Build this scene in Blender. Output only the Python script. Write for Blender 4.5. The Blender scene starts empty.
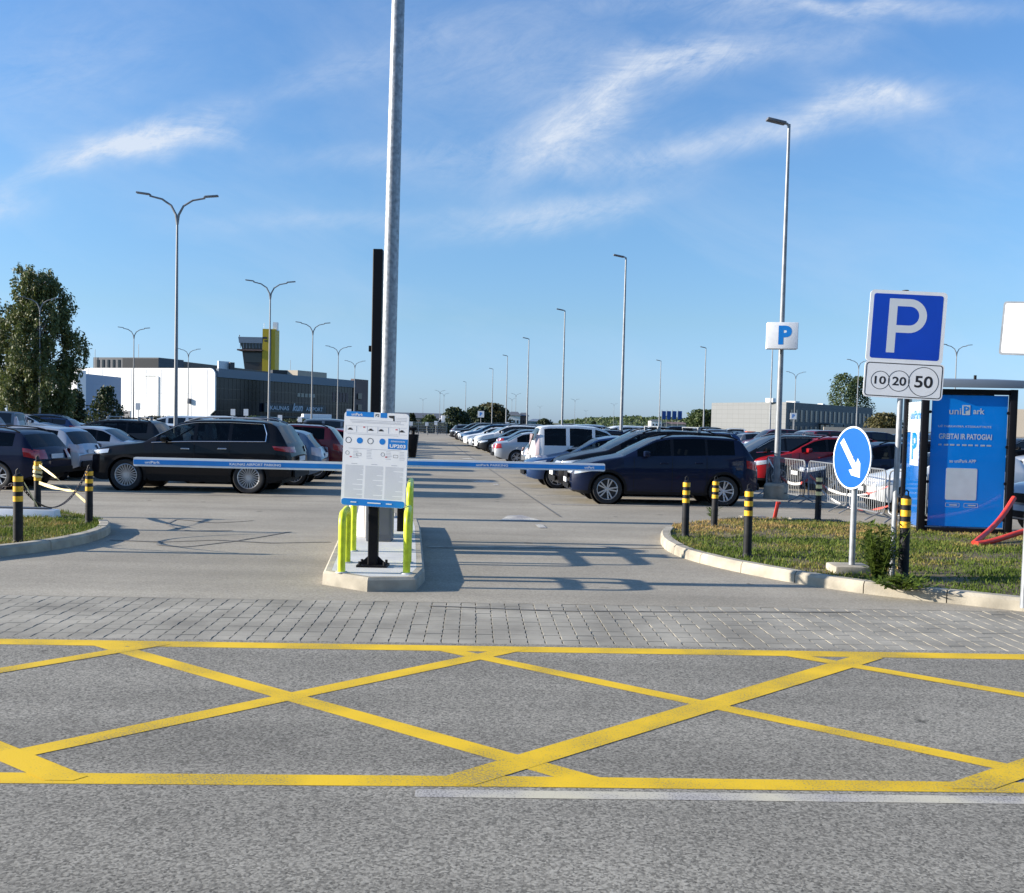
import bpy, bmesh, math, random
import numpy as np
from mathutils import Vector, Matrix
random.seed(7); RNG = np.random.default_rng(7)
S = bpy.context.scene
COL = S.collection
R = math.radians
PI = math.pi

# ------------------------------------------------------------------ camera
F, CX, CAMH = 1000.0, 512.0, 1.9
PITCH, ROLL = R(2.6), R(1.35)
CY = 421.5 + F*math.tan(PITCH)
fw = Vector((0, math.cos(PITCH), -math.sin(PITCH)))
up0 = Vector((0, math.sin(PITCH), math.cos(PITCH))); r0 = Vector((1, 0, 0))
cu = math.cos(ROLL)*up0 - math.sin(ROLL)*r0
cr = math.cos(ROLL)*r0 + math.sin(ROLL)*up0
CAMLOC = Vector((0, 0, CAMH))
cam = bpy.data.cameras.new('camera'); camo = bpy.data.objects.new('camera', cam); COL.objects.link(camo)
camo.matrix_world = Matrix(((cr.x, cu.x, -fw.x, 0), (cr.y, cu.y, -fw.y, 0), (cr.z, cu.z, -fw.z, CAMH), (0, 0, 0, 1)))
cam.sensor_width = 36; cam.lens = 36*F/1024; cam.shift_y = (CY-446.5)/1024; cam.clip_end = 6000; cam.clip_start = .1
S.camera = camo

def ray(px, py):
    return fw + cr*((px-CX)/F) + cu*((CY-py)/F)
def G(px, py, z=0.0):           # where a sight line meets the level z
    d = ray(px, py); t = (z-CAMH)/d.z
    return CAMLOC + d*t
def D(px, py, depth):           # the point of a sight line at a distance along +Y
    d = ray(px, py); return CAMLOC + d*(depth/d.y)
def X_at(px, depth, py=425):
    return D(px, py, depth).x

# ------------------------------------------------------------------ materials
def new_mat(name):
    m = bpy.data.materials.new(name); m.use_nodes = True
    nt = m.node_tree; b = nt.nodes['Principled BSDF']
    return m, nt, b
def lin(c):
    return tuple(((v/255)/12.92 if v/255 <= .04045 else ((v/255+.055)/1.055)**2.4) for v in c)
def mat(name, col, rough=.5, metal=0.0, var=0.0, vscale=6.0, bump=0.0, bscale=40.0, coat=0.0, spec=None, rvar=0.0):
    m, nt, b = new_mat(name)
    b.inputs['Base Color'].default_value = (*col, 1)
    b.inputs['Roughness'].default_value = rough
    b.inputs['Metallic'].default_value = metal
    if spec is not None: b.inputs['Specular IOR Level'].default_value = spec
    if coat: b.inputs['Coat Weight'].default_value = coat; b.inputs['Coat Roughness'].default_value = .04
    if var or bump or rvar:
        tc = nt.nodes.new('ShaderNodeTexCoord')
    if var:
        n = nt.nodes.new('ShaderNodeTexNoise'); n.inputs['Scale'].default_value = vscale; n.inputs['Detail'].default_value = 6
        nt.links.new(tc.outputs['Object'], n.inputs['Vector'])
        r = nt.nodes.new('ShaderNodeValToRGB'); e = r.color_ramp.elements
        e[0].position = .3; e[1].position = .7
        e[0].color = (*[max(0, c*(1-var)) for c in col], 1); e[1].color = (*[min(1, c*(1+var)) for c in col], 1)
        nt.links.new(n.outputs['Fac'], r.inputs['Fac']); nt.links.new(r.outputs['Color'], b.inputs['Base Color'])
    if rvar:
        n = nt.nodes.new('ShaderNodeTexNoise'); n.inputs['Scale'].default_value = 5; n.inputs['Detail'].default_value = 5
        nt.links.new(tc.outputs['Object'], n.inputs['Vector'])
        mr = nt.nodes.new('ShaderNodeMapRange'); mr.inputs['To Min'].default_value = max(0, rough-rvar); mr.inputs['To Max'].default_value = rough+rvar
        nt.links.new(n.outputs['Fac'], mr.inputs['Value']); nt.links.new(mr.outputs['Result'], b.inputs['Roughness'])
    if bump:
        n = nt.nodes.new('ShaderNodeTexNoise'); n.inputs['Scale'].default_value = bscale; n.inputs['Detail'].default_value = 5
        nt.links.new(tc.outputs['Object'], n.inputs['Vector'])
        bp = nt.nodes.new('ShaderNodeBump'); bp.inputs['Strength'].default_value = bump; bp.inputs['Distance'].default_value = .01
        nt.links.new(n.outputs['Fac'], bp.inputs['Height']); nt.links.new(bp.outputs['Normal'], b.inputs['Normal'])
    return m
def glass(name, tint, gloss=.02, refl=1.0):
    m, nt, b = new_mat(name); nt.nodes.remove(b)
    out = nt.nodes['Material Output']
    tr = nt.nodes.new('ShaderNodeBsdfTransparent'); tr.inputs['Color'].default_value = (*tint, 1)
    gl = nt.nodes.new('ShaderNodeBsdfGlossy'); gl.inputs['Roughness'].default_value = gloss
    fr = nt.nodes.new('ShaderNodeFresnel'); ge_ = nt.nodes.new('ShaderNodeNewGeometry'); mi_ = nt.nodes.new('ShaderNodeMix'); mi_.inputs[2].default_value = 1.5*refl; mi_.inputs[3].default_value = 1/(1.5*refl)
    nt.links.new(ge_.outputs['Backfacing'], mi_.inputs[0]); nt.links.new(mi_.outputs[0], fr.inputs['IOR'])
    mx = nt.nodes.new('ShaderNodeMixShader')
    nt.links.new(fr.outputs[0], mx.inputs[0]); nt.links.new(tr.outputs[0], mx.inputs[1]); nt.links.new(gl.outputs[0], mx.inputs[2])
    nt.links.new(mx.outputs[0], out.inputs['Surface'])
    return m
def paint(name, col, metal=.0):
    dk = max(col) < .06; m = mat('paint_'+name, col, .34, metal, coat=.34 if dk else .6, rvar=.06, spec=.12 if dk else .35)
    return m

# ------------------------------------------------------------------ mesh building
class MB:
    def __init__(s): s.v = []; s.f = []; s.mi = []
    def add(s, vs, fs, mi=0):
        o = len(s.v); s.v += [tuple(v) for v in vs]; s.f += [tuple(i+o for i in f) for f in fs]; s.mi += [mi]*len(fs); return s
    def box(s, c, d, rz=0, mi=0, M=None):
        x, y, z = d[0]/2, d[1]/2, d[2]/2
        vs = [Vector((a, b, e)) for e in (-z, z) for a, b in ((-x, -y), (x, -y), (x, y), (-x, y))]
        T = Matrix.Translation(c) @ (M if M is not None else Matrix.Rotation(rz, 4, 'Z'))
        return s.add([T @ v for v in vs], [(3, 2, 1, 0), (4, 5, 6, 7), (0, 1, 5, 4), (1, 2, 6, 5), (2, 3, 7, 6), (3, 0, 4, 7)], mi)
    def cyl(s, a, b, r1, r2=None, n=12, caps=True, mi=0):
        a, b = Vector(a), Vector(b); r2 = r1 if r2 is None else r2
        ax = (b-a).normalized(); q = Vector((0, 0, 1)) if abs(ax.z) < .9 else Vector((1, 0, 0))
        u = ax.cross(q).normalized(); w = ax.cross(u)
        vs = []
        for p, r in ((a, r1), (b, r2)):
            for k in range(n):
                t = 2*PI*k/n; vs.append(p + u*(r*math.cos(t)) + w*(r*math.sin(t)))
        fs = [(k, (k+1) % n, n+(k+1) % n, n+k) for k in range(n)]
        if caps: fs += [tuple(range(n-1, -1, -1)), tuple(range(n, 2*n))]
        return s.add(vs, fs, mi)
    def tube(s, pts, r, n=8, mi=0, closed=False):
        pts = [Vector(p) for p in pts]; m = len(pts); rs = r if isinstance(r, (list, tuple)) else [r]*m
        vs = []; pu = None
        for i, p in enumerate(pts):
            if closed: t = (pts[(i+1) % m]-pts[i-1]).normalized()
            else: t = (pts[min(i+1, m-1)]-pts[max(i-1, 0)]).normalized()
            if pu is None:
                q = Vector((0, 0, 1)) if abs(t.z) < .9 else Vector((1, 0, 0)); pu = t.cross(q).normalized()
            else: pu = (pu - t*pu.dot(t)).normalized()
            w = t.cross(pu)
            for k in range(n):
                a = 2*PI*k/n; vs.append(p + pu*(rs[i]*math.cos(a)) + w*(rs[i]*math.sin(a)))
        fs = []
        for i in range(m if closed else m-1):
            j = (i+1) % m
            fs += [(i*n+k, i*n+(k+1) % n, j*n+(k+1) % n, j*n+k) for k in range(n)]
        if not closed: fs += [tuple(range(n-1, -1, -1)), tuple((m-1)*n+k for k in range(n))]
        return s.add(vs, fs, mi)
    def lathe(s, prof, n=16, M=Matrix(), mi=0):        # profile (r, z) about local Z
        vs = []
        for r, z in prof:
            for k in range(n):
                a = 2*PI*k/n; vs.append(M @ Vector((r*math.cos(a), r*math.sin(a), z)))
        fs = []
        for i in range(len(prof)-1):
            fs += [(i*n+k, i*n+(k+1) % n, (i+1)*n+(k+1) % n, (i+1)*n+k) for k in range(n)]
        return s.add(vs, fs, mi)
    def prism(s, poly, z0, z1, M=Matrix(), mi=0):      # polygon in local XY, extruded in Z
        n = len(poly)
        vs = [M @ Vector((p[0], p[1], z0)) for p in poly] + [M @ Vector((p[0], p[1], z1)) for p in poly]
        fs = [tuple(range(n-1, -1, -1)), tuple(range(n, 2*n))] + [(k, (k+1) % n, n+(k+1) % n, n+k) for k in range(n)]
        return s.add(vs, fs, mi)
    def panel(s, poly, y0, y1, mi=0):                  # polygon in XZ, thickness along Y
        return s.prism(poly, -y1, -y0, Matrix(((1, 0, 0, 0), (0, 0, -1, 0), (0, 1, 0, 0), (0, 0, 0, 1))), mi)
    def grid(s, rows, mi=0, flip=False):
        n = len(rows[0]); o = []
        vs = [p for r in rows for p in r]
        for i in range(len(rows)-1):
            for j in range(n-1):
                f = (i*n+j, i*n+j+1, (i+1)*n+j+1, (i+1)*n+j); o.append(f[::-1] if flip else f)
        return s.add(vs, o, mi)
    def mesh(s, name, bevel=0, seg=2, smooth=30, fix=True):
        me = bpy.data.meshes.new(name); me.from_pydata(s.v, [], s.f)
        if any(s.mi): me.polygons.foreach_set('material_index', s.mi)
        if bevel or fix:
            bm = bmesh.new(); bm.from_mesh(me)
            if fix: bmesh.ops.recalc_face_normals(bm, faces=bm.faces)
            if bevel:
                es = [e for e in bm.edges if len(e.link_faces) == 2 and e.calc_face_angle(0) > R(30)]
                bmesh.ops.bevel(bm, geom=es, offset=bevel, segments=seg, affect='EDGES', profile=.6)
            bm.to_mesh(me); bm.free()
        if smooth:
            me.polygons.foreach_set('use_smooth', [True]*len(me.polygons)); me.set_sharp_from_angle(angle=R(smooth))
        me.update(); return me
    def build(s, name, m, parent=None, loc=None, rz=None, **k):
        o = bpy.data.objects.new(name, s.mesh(name, **k)); COL.objects.link(o)
        for x in (m if isinstance(m, (list, tuple)) else [m]): o.data.materials.append(x)
        if parent: o.parent = parent
        if loc is not None: o.location = loc
        if rz is not None: o.rotation_euler.z = rz
        return o
def tag(o, label, cat, group=None):
    o['label'] = label; o['category'] = cat
    if group: o['group'] = group
    return o
def struct(o): o['kind'] = 'structure'; return o
def stuff(o, label, cat): o['kind'] = 'stuff'; o['label'] = label; o['category'] = cat; return o
def thing(name, label, cat, loc=(0, 0, 0), rz=0, group=None):
    o = bpy.data.objects.new(name, None); COL.objects.link(o); o.empty_display_size = .2
    o.location = loc; o.rotation_euler.z = rz
    return tag(o, label, cat, group)
def kids(o): return [c for c in bpy.data.objects if c.parent is o]
def copy_tree(o, loc=None, rz=None, label=None, group=None):
    c = o.copy(); COL.objects.link(c)
    if loc is not None: c.location = loc
    if rz is not None: c.rotation_euler.z = rz
    if label: c['label'] = label
    if group: c['group'] = group
    def rec(a, b):
        for ch in KID.get(a.name, ()):
            d = ch.copy(); COL.objects.link(d); d.parent = b; rec(ch, d)
    rec(o, c); return c
KID = {}
def index_kids(o):
    KID[o.name] = kids(o)
    for k in KID[o.name]: index_kids(k)
def rrect(w, h, r, n=5, cx=0, cy=0):
    out = []
    for ax, ay, a0 in ((w/2-r, h/2-r, 0), (-w/2+r, h/2-r, 90), (-w/2+r, -h/2+r, 180), (w/2-r, -h/2+r, 270)):
        for k in range(n+1):
            a = R(a0+90*k/n); out.append((cx+ax+r*math.cos(a), cy+ay+r*math.sin(a)))
    return out
def circ(r, n=32, cx=0, cy=0): return [(cx+r*math.cos(2*PI*k/n), cy+r*math.sin(2*PI*k/n)) for k in range(n)]
def ring_mb(mb, r0_, r1_, y0, y1, cx=0, cz=0, n=32):    # flat ring facing -Y
    rows = []
    for r, y in ((r1_, y1), (r1_, y0), (r0_, y0), (r0_, y1)):
        rows.append([(cx+r*math.cos(2*PI*k/n), y, cz+r*math.sin(2*PI*k/n)) for k in range(n+1)])
    mb.grid(rows); return mb
TXT = {}
def text_mb(mb, body, cx, cz, y, h=None, w=None, bold=0.0, shear=0.0, thick=.002):
    key = (body, bold, shear)
    if key not in TXT:
        c = bpy.data.curves.new('t', 'FONT'); c.body = body; c.offset = bold; c.shear = shear; c.resolution_u = 4
        o = bpy.data.objects.new('t', c); COL.objects.link(o)
        dg = bpy.context.evaluated_depsgraph_get(); me = bpy.data.meshes.new_from_object(o.evaluated_get(dg))
        TXT[key] = ([v.co.copy() for v in me.vertices], [tuple(p.vertices) for p in me.polygons])
        bpy.data.objects.remove(o); bpy.data.curves.remove(c); bpy.data.meshes.remove(me)
    vs, fs = TXT[key]
    x0, x1 = min(v.x for v in vs), max(v.x for v in vs); y0, y1 = min(v.y for v in vs), max(v.y for v in vs)
    sy = h/(y1-y0) if h else w/(x1-x0); sx = w/(x1-x0) if w else sy
    mb.add([(cx+(v.x-(x0+x1)/2)*sx, y, cz+(v.y-(y0+y1)/2)*sy) for v in vs], fs)
    return mb

# ------------------------------------------------------------------ palette
M = {}
M['steel'] = mat('galvanised_steel', (.32, .34, .36), .48, .5, var=.22, vscale=9, rvar=.1)
M['steel_far'] = mat('grey_lamp_steel', (.20, .21, .22), .5, .3, var=.08)
M['black_metal'] = mat('black_powder_coat', (.006, .006, .008), .5, 0, rvar=.1, spec=.18)
M['rubber'] = mat('black_rubber', (.02, .02, .021), .75, var=.3, vscale=20)
M['post_black'] = mat('black_plastic_post', (.013, .014, .016), .6, var=.35, vscale=14, bump=.1, spec=.25)
M['post_yellow'] = mat('yellow_reflective_band', (.85, .46, .02), .45, var=.18, vscale=18)
M['fluo'] = mat('fluorescent_yellow_paint', (.70, .78, .03), .4, var=.22, vscale=11)
M['white'] = mat('white_paint', (.80, .81, .82), .45, var=.05)
M['sheet_white'] = mat('white_sign_sheet', (.82, .83, .84), .4, var=.03)
M['blue_sign'] = mat('blue_sign_sheet', (.004, .055, .46), .35, var=.06, vscale=3)
M['blue_arrow'] = mat('bright_blue_sign_sheet', (.003, .09, .42), .35, var=.05)
M['blue_band'] = mat('blue_print', (.008, .20, .60), .4, var=.06)
M['ink'] = mat('black_ink', (.015, .015, .018), .6)
M['grey_ink'] = mat('grey_print', (.50, .52, .56), .6)
M['red_ink'] = mat('red_print', (.55, .04, .05), .6)
M['concrete'] = mat('kerb_concrete', (.37, .335, .265), .85, var=.30, vscale=3.5, bump=.25, bscale=60)
M['concrete_light'] = mat('island_concrete', (.55, .55, .54), .85, var=.10, vscale=4, bump=.15, bscale=60)
M['grey_cab'] = mat('grey_cabinet_paint', (.13, .135, .15), .45, var=.05)
M['cream_cab'] = mat('cream_cabinet_paint', (.72, .68, .64), .45, var=.05)
M['glass_car'] = glass('car_glass', (.34, .38, .38), .015, .9)
M['glass_dark'] = glass('tinted_car_glass', (.07, .08, .09), .015, .9)
M['interior'] = mat('dark_car_interior', (.03, .03, .032), .8, var=.2)
M['trim'] = mat('black_plastic_trim', (.008, .008, .009), .6, var=.2, vscale=12, spec=.2)
M['gloss_black'] = mat('gloss_black_pillar', (.005, .005, .006), .12, spec=.3)
M['chrome'] = mat('chrome_trim', (.75, .76, .78), .18, 1)
M['alloy'] = mat('alloy_wheel', (.55, .56, .58), .32, .7, rvar=.08)
M['alloy_dark'] = mat('dark_wheel_back', (.02, .02, .022), .5)
M['tyre'] = mat('tyre_rubber', (.018, .018, .019), .85, var=.25, vscale=15)
M['tail'] = mat('red_tail_lamp', (.35, .012, .015), .15, coat=1)
M['tail_clear'] = mat('clear_tail_lamp', (.62, .50, .50), .15, coat=1)
M['head'] = mat('headlamp_lens', (.55, .58, .62), .08, .35, coat=1)
M['plate'] = mat('number_plate', (.75, .76, .76), .4)
M['tape'] = mat('warning_tape', (.78, .62, .28), .5, var=.25, vscale=8)
M['red_pipe'] = mat('red_plastic_pipe', (.62, .055, .035), .4, var=.12)
M['chain'] = mat('dark_chain', (.06, .05, .05), .6, .3, var=.3)
M['bark'] = mat('bark', (.10, .08, .065), .9, var=.4, vscale=4)
M['birch_bark'] = mat('birch_bark', (.42, .41, .39), .9, var=.5, vscale=3)
# ================================================================== cars
def sfun(pts, r=.06):
    xs = np.array([p[0] for p in pts], float); zs = np.array([p[1] for p in pts], float)
    offs = np.linspace(-1, 1, 7)*r
    return lambda s: float(np.mean(np.interp(np.asarray(s)+offs, xs, zs)))
class Car:
    def __init__(c, L, W, top, belt, wheels, wr, ws, rw, wins, clad=0, nose=.80, tail=.86, nl=.55, tl=.45, bottom=None, tumble=.34,
                 rails=False, spokes=10, rim='alloy', chrome=False, head=None, tailq=None, tailmat='tail', bars=False, grille=True, doors=(), pillars='trim', glassm='glass_dark', frontglass='glass_car', handles=()):
        c.__dict__.update(locals()); c.topf = sfun(top, .05); c.beltf = sfun(belt, .15)
        bt = bottom or [(0, .30), (.25, .24), (L-.5, .24), (L-.1, .36), (L, .40)]
        c.botf = sfun(bt, .04)
    def hw(c, s):
        f = 1.0
        if s < c.nl: e = max(0., s/c.nl); f *= c.nose + (1-c.nose)*(1-(1-e)**2.4)
        e2 = c.L-s
        if e2 < c.tl: e = max(0., e2/c.tl); f *= c.tail + (1-c.tail)*(1-(1-e)**2.4)
        return c.W/2*f
    def sh(c, s):                                   # shoulder height
        return min(c.beltf(s), c.topf(s)-.05)
    def ysh(c, s): return c.hw(s)*.965
    def wtop(c, s):
        gh = c.topf(s)-c.sh(s)
        return max(.25, c.ysh(s)-.035-c.tumble*max(0, gh-.05))
    def crown(c, s): return .035 if c.topf(s)-c.sh(s) > .2 else .045
    def y(c, s, z):
        zs = c.sh(s)
        if z <= zs:
            t = (z-.22)/max(.05, zs-.22)
            return c.hw(s)*float(np.interp(t, [-.2, 0, .25, .5, .72, .9, 1], [.90, .94, .985, 1.0, .995, .985, .965]))
        zt = c.topf(s)-c.crown(s); t = min(1, (z-zs)/max(.01, zt-zs))
        return c.ysh(s)+(c.wtop(s)-c.ysh(s))*(t**1.15)
    def arch(c, s):
        z = -1
        for w in c.wheels:
            Ra = c.wr+.055
            if abs(s-w) < Ra: z = max(z, c.wr+math.sqrt(Ra*Ra-(s-w)**2))
        return z

def build_car(c, paintm, label, group, name='parked_car', cat='car', seats=True):
    L, W = c.L, c.W
    root = thing(name, label, cat, group=group)
    st = set(np.round(np.arange(0, L+.001, .11), 3)) | {0, L, .02, .05, L-.02, L-.05}
    Ra = c.wr+.055
    for w in c.wheels:
        st = {s for s in st if abs(s-w) > Ra+.015}
        st |= {round(w+Ra*math.cos(a), 4) for a in np.linspace(0, PI, 15)} | {round(w-Ra-.002, 4), round(w+Ra+.002, 4)}
    keys = [c.ws[0], c.ws[1], c.rw[0], c.rw[1]] + [x for wn in c.wins for x in wn]
    st = {s for s in st if all(abs(s-k) > .03 for k in keys) or c.arch(s) > 0} | set(keys)
    st = sorted(s for s in st if 0 <= s <= L)
    zr = [.20, .24, .28, .32, .40, .5, .6, .7, .78, .86]
    GT = [0, .07, .3, .55, .78, .90, 1.0]
    TT = [.965, .90, .6, .3, 0]
    secs = []
    for s in st:
        zb, zs, a = c.botf(s), c.sh(s), c.arch(s)
        lo = max(zb, a)
        sec = []
        for z in zr + [None]:
            zz = zs if z is None else min(max(z, lo), zs-.0)
            if z is not None: zz = max(lo, min(zz, zs))
            sec.append((c.y(s, zz), zz))
        zt, cr_ = c.topf(s), c.crown(s)
        for t in GT[1:]:
            z = zs+(zt-cr_-zs)*t; sec.append((c.y(s, z), z))
        wt = c.wtop(s)
        for t in TT: sec.append((wt*t, zt-cr_*t*t*.9))
        secs.append(sec)
    nlo = len(zr)+1; ngh = len(GT)-1; nrow = len(secs[0])
    cats = {}
    def put(cat_, quad): cats.setdefault(cat_, []).append(quad)
    V = {}
    def vid(i, j, sd): return (i, j, sd)
    for i in range(len(st)-1):
        sm = (st[i]+st[i+1])/2
        for j in range(nrow-1):
            a, b = secs[i][j], secs[i][j+1]; a2, b2 = secs[i+1][j], secs[i+1][j+1]
            if abs(a[1]-b[1])+abs(a2[1]-b2[1])+abs(a[0]-b[0])+abs(a2[0]-b2[0]) < 1e-5: continue
            k = 'body'
            if j < nlo-1:
                if c.clad and (a[1]+b[1]+a2[1]+b2[1])/4 < c.clad: k = 'lower_cladding'
            elif j < nlo-1+ngh:
                g = j-(nlo-1)
                if 1 <= g <= 4:
                    for wi, wn in enumerate(c.wins):
                        if wn[0] < sm < wn[1]: k = ('side_window', wi)
                    if k == 'body' and c.wins[0][0] < sm < c.wins[-1][1]: k = 'window_pillar'
            else:
                g = j-(nlo-1+ngh)
                if c.ws[0] < sm < c.ws[1] and g >= 1: k = 'windscreen'
                if c.rw[0] < sm < c.rw[1] and g >= 1: k = 'rear_window'
            for sd in (1, -1):
                kk = (k[0], k[1], sd) if isinstance(k, tuple) else k
                q = [(i, j, sd), (i+1, j, sd), (i+1, j+1, sd), (i, j+1, sd)]
                if kk == 'lower_cladding': kk = (kk, 0, sd)
                if kk == 'window_pillar': kk = (kk, sum(sm > wn[0] for wn in c.wins), sd)
                put(kk, q if sd > 0 else q[::-1])
    # end caps
    for i, fl in ((0, 0), (len(st)-1, 1)):
        for j in range(nrow-1):
            q = [(i, j, 1), (i, j+1, 1), (i, j+1, -1), (i, j, -1)]
            put('body', q[::-1] if fl else q)
    def vpos(k):
        i, j, sd = k; y, z = secs[i][j]; x = st[i]-L/2
        # bow the nose and tail a little in plan and height
        e = 1-min(1, st[i]/.5); e2 = 1-min(1, (L-st[i])/.4)
        tz = min(1., max(0, (z-.3)/.5))
        x += e*e*.10*(abs(y)/(W/2))**2*1.0 - e2*e2*.07*(abs(y)/(W/2))**2
        return (x, y*sd, z)
    mats = {'body': paintm, 'lower_cladding': M['trim'], 'window_pillar': M['gloss_black'] if c.pillars == 'trim' else paintm, 'windscreen': M[c.frontglass], 'rear_window': M[c.glassm]}
    for k, qs in cats.items():
        mb = MB(); idx = {}
        for q in qs:
            f = []
            for key in q:
                kk = key if secs[key[0]][key[1]][0] > 1e-6 else (key[0], key[1], 1)
                if kk not in idx: idx[kk] = len(mb.v); mb.v.append(vpos(kk))
                if idx[kk] not in f: f.append(idx[kk])
            if len(f) >= 3: mb.f.append(tuple(f)); mb.mi.append(0)
        nm = k[0] if isinstance(k, tuple) else k
        m_ = mats.get(nm) or (M[c.frontglass] if (isinstance(k, tuple) and k[1] == 0) else M[c.glassm])
        mb.build(nm, m_, root, smooth=38, fix=False)
    XX = lambda s: s-L/2
    def sp(s, z, sd, off=.004):                     # a point on the body side, seated like the bowed ends
        y = c.y(s, z); e = 1-min(1, max(0, s)/.5); e2 = 1-min(1, max(0, L-s)/.4)
        x = XX(s)+e*e*.10*(y/(W/2))**2-e2*e2*.07*(y/(W/2))**2
        return (x, sd*(y+off), z)
    def patch(poly, sd, off=.006, n=7):             # four corners in (s, z)
        rows = []
        for a in np.linspace(0, 1, n):
            r_ = []
            for b in np.linspace(0, 1, n):
                p = [(poly[0][q]*(1-a)+poly[1][q]*a)*(1-b)+(poly[3][q]*(1-a)+poly[2][q]*a)*b for q in (0, 1)]
                r_.append(sp(p[0], p[1], sd, off))
            rows.append(r_)
        return rows
    # underbody and wheel wells
    mb = MB(); mb.box((0, 0, .30), (L-.5, W*.86, .10)); mb.build('underbody', M['trim'], root, smooth=0)
    for w in c.wheels:
        for sd in (1, -1):
            mb = MB(); T = Matrix.Translation((XX(w), sd*(W/2-.30), c.wr)) @ Matrix.Rotation(-sd*PI/2, 4, 'X')
            mb.lathe([(0, 0), (Ra-.004, 0), (Ra-.004, .265)], 24, T)
            mb.build('wheel_housing', M['trim'], root)
    # arch lips
    if c.clad:
        for w in c.wheels:
            for sd in (1, -1):
                rows = []
                for r_ in (Ra-.006, Ra+.055):
                    rows.append([sp(w+r_*math.cos(a), c.wr+r_*math.sin(a), sd, .006) for a in np.linspace(-.25, PI+.25, 25)])
                mb = MB(); mb.grid(rows, flip=sd < 0); mb.build('arch_trim', M['trim'], root, fix=False)
    # wheels
    tyre = MB(); rr = c.wr
    T0 = Matrix.Rotation(PI/2, 4, 'X')
    tyre.lathe([(rr*.70, -.095), (rr*.80, -.11), (rr*.95, -.107), (rr, -.075), (rr, .075), (rr*.95, .107), (rr*.80, .11), (rr*.70, .095)], 28, T0)
    tm = tyre.mesh('tyre', fix=True, smooth=40)
    rim = MB()
    rim.lathe([(rr*.71, -.06), (rr*.715, .095), (rr*.685, .10), (rr*.65, .085), (rr*.64, .03), (rr*.62, -.06)], 28, T0)
    rim.lathe([(0, .085), (rr*.11, .083), (rr*.14, .06), (rr*.14, .02)], 14, T0)
    ns = c.spokes
    for k in range(ns):
        a = 2*PI*k/ns
        pw = rr*(.40/ns) if ns > 8 else rr*.085
        if ns <= 8:
            for dd in (-.10, .10):
                rim.add([T0 @ Matrix.Rotation(a, 4, 'Z') @ Vector(v) for v in
                         [(rr*.10, -pw*.5+dd*rr*.3, .075), (rr*.68, -pw*.55+dd*rr*1.3, .085), (rr*.68, pw*.55+dd*rr*1.3, .085), (rr*.10, pw*.5+dd*rr*.3, .075),
                          (rr*.10, -pw*.5+dd*rr*.3, .03), (rr*.68, -pw*.55+dd*rr*1.3, .04), (rr*.68, pw*.55+dd*rr*1.3, .04), (rr*.10, pw*.5+dd*rr*.3, .03)]],
                        [(0, 1, 2, 3), (0, 4, 5, 1), (3, 2, 6, 7)])
        else:
            rim.add([T0 @ Matrix.Rotation(a, 4, 'Z') @ Vector(v) for v in
                     [(rr*.10, -pw, .075), (rr*.68, -pw*1.5, .085), (rr*.68, pw*1.5, .085), (rr*.10, pw, .075),
                      (rr*.10, -pw, .03), (rr*.68, -pw*1.5, .04), (rr*.68, pw*1.5, .04), (rr*.10, pw, .03)]],
                    [(0, 1, 2, 3), (0, 4, 5, 1), (3, 2, 6, 7)])
    rm = rim.mesh('rim', smooth=40, fix=True)
    bk = MB(); bk.lathe([(0, .012), (rr*.66, .012), (rr*.66, -.02)], 24, T0); bkm = bk.mesh('brake_disc', fix=True)
    for me_, mm in ((tm, M['tyre']), (rm, M[c.rim]), (bkm, M['alloy_dark'])): me_.materials.append(mm)
    for w in c.wheels:
        for sd in (-1, 1):
            wo = bpy.data.objects.new('wheel', tm); COL.objects.link(wo); wo.parent = root
            wo.location = (XX(w), sd*(W/2-.125), rr); wo.rotation_euler = (0, random.uniform(0, 6), 0 if sd < 0 else PI)
            wo.rotation_euler = Matrix.Rotation(0 if sd < 0 else PI, 4, 'Z').to_euler()
            for nm, me_ in (('rim', rm), ('brake_disc', bkm)):
                q = bpy.data.objects.new(nm, me_); COL.objects.link(q); q.parent = wo
    # lamps
    def s_at(z):
        ss = [s for s in np.linspace(L-.6, L, 61) if c.topf(s) >= z]; return XX(max(ss) if ss else L-.6)
    def s_fr(z):
        ss = [s for s in np.linspace(0, .6, 61) if c.topf(s) >= z]; return XX(min(ss) if ss else .6)
    hq = c.head or [(.06, .66), (.62, .80), (.50, .90), (.05, .80)]
    tq = c.tailq or [(L-.34, .92), (L-.005, .86), (L-.02, 1.06), (L-.25, 1.06)]
    zt_ = (hq[0][1]+hq[3][1])/2; tl_ = (tq[1][1]+tq[2][1])/2
    for sd in (1, -1):
        mb = MB(); mb.grid(patch(hq, sd, .008), flip=sd > 0)
        yy = c.hw(0)
        mb.grid([[(s_fr(z)-.012+.10*f*f, sd*yy*(.50+.47*f), z+.02*(1-f)) for f in np.linspace(0, 1, 5)] for z in np.linspace(hq[0][1], hq[3][1]-.01, 5)])
        mb.build('headlight', M['head'], root, fix=False, smooth=60)
        mb = MB(); mb.grid(patch(tq, sd, .008), flip=sd > 0); yy = c.hw(L)
        h0, h1 = tq[1][1], tq[2][1]
        mb.grid([[(s_at(z)+.012-.06*(f*f), sd*yy*(.60+.365*f), z) for f in np.linspace(0, 1, 5)] for z in np.linspace(h0, h1, 6)])
        mb.build('tail_light', M[c.tailmat], root, fix=False, smooth=60)
        # mirrors
        sm = c.ws[0]+.52; zb = c.beltf(sm)+.085
        mb = MB(); mb.box((XX(sm), sd*(c.y(sm, zb)+.13), zb), (.14, .20, .135)); mb.box((XX(sm)+.02, sd*(c.y(sm, zb-.06)+.03), zb-.05), (.07, .12, .05))
        mb.build('wing_mirror', paintm if c.chrome is False else M['gloss_black'], root, bevel=.03, seg=2)
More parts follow.
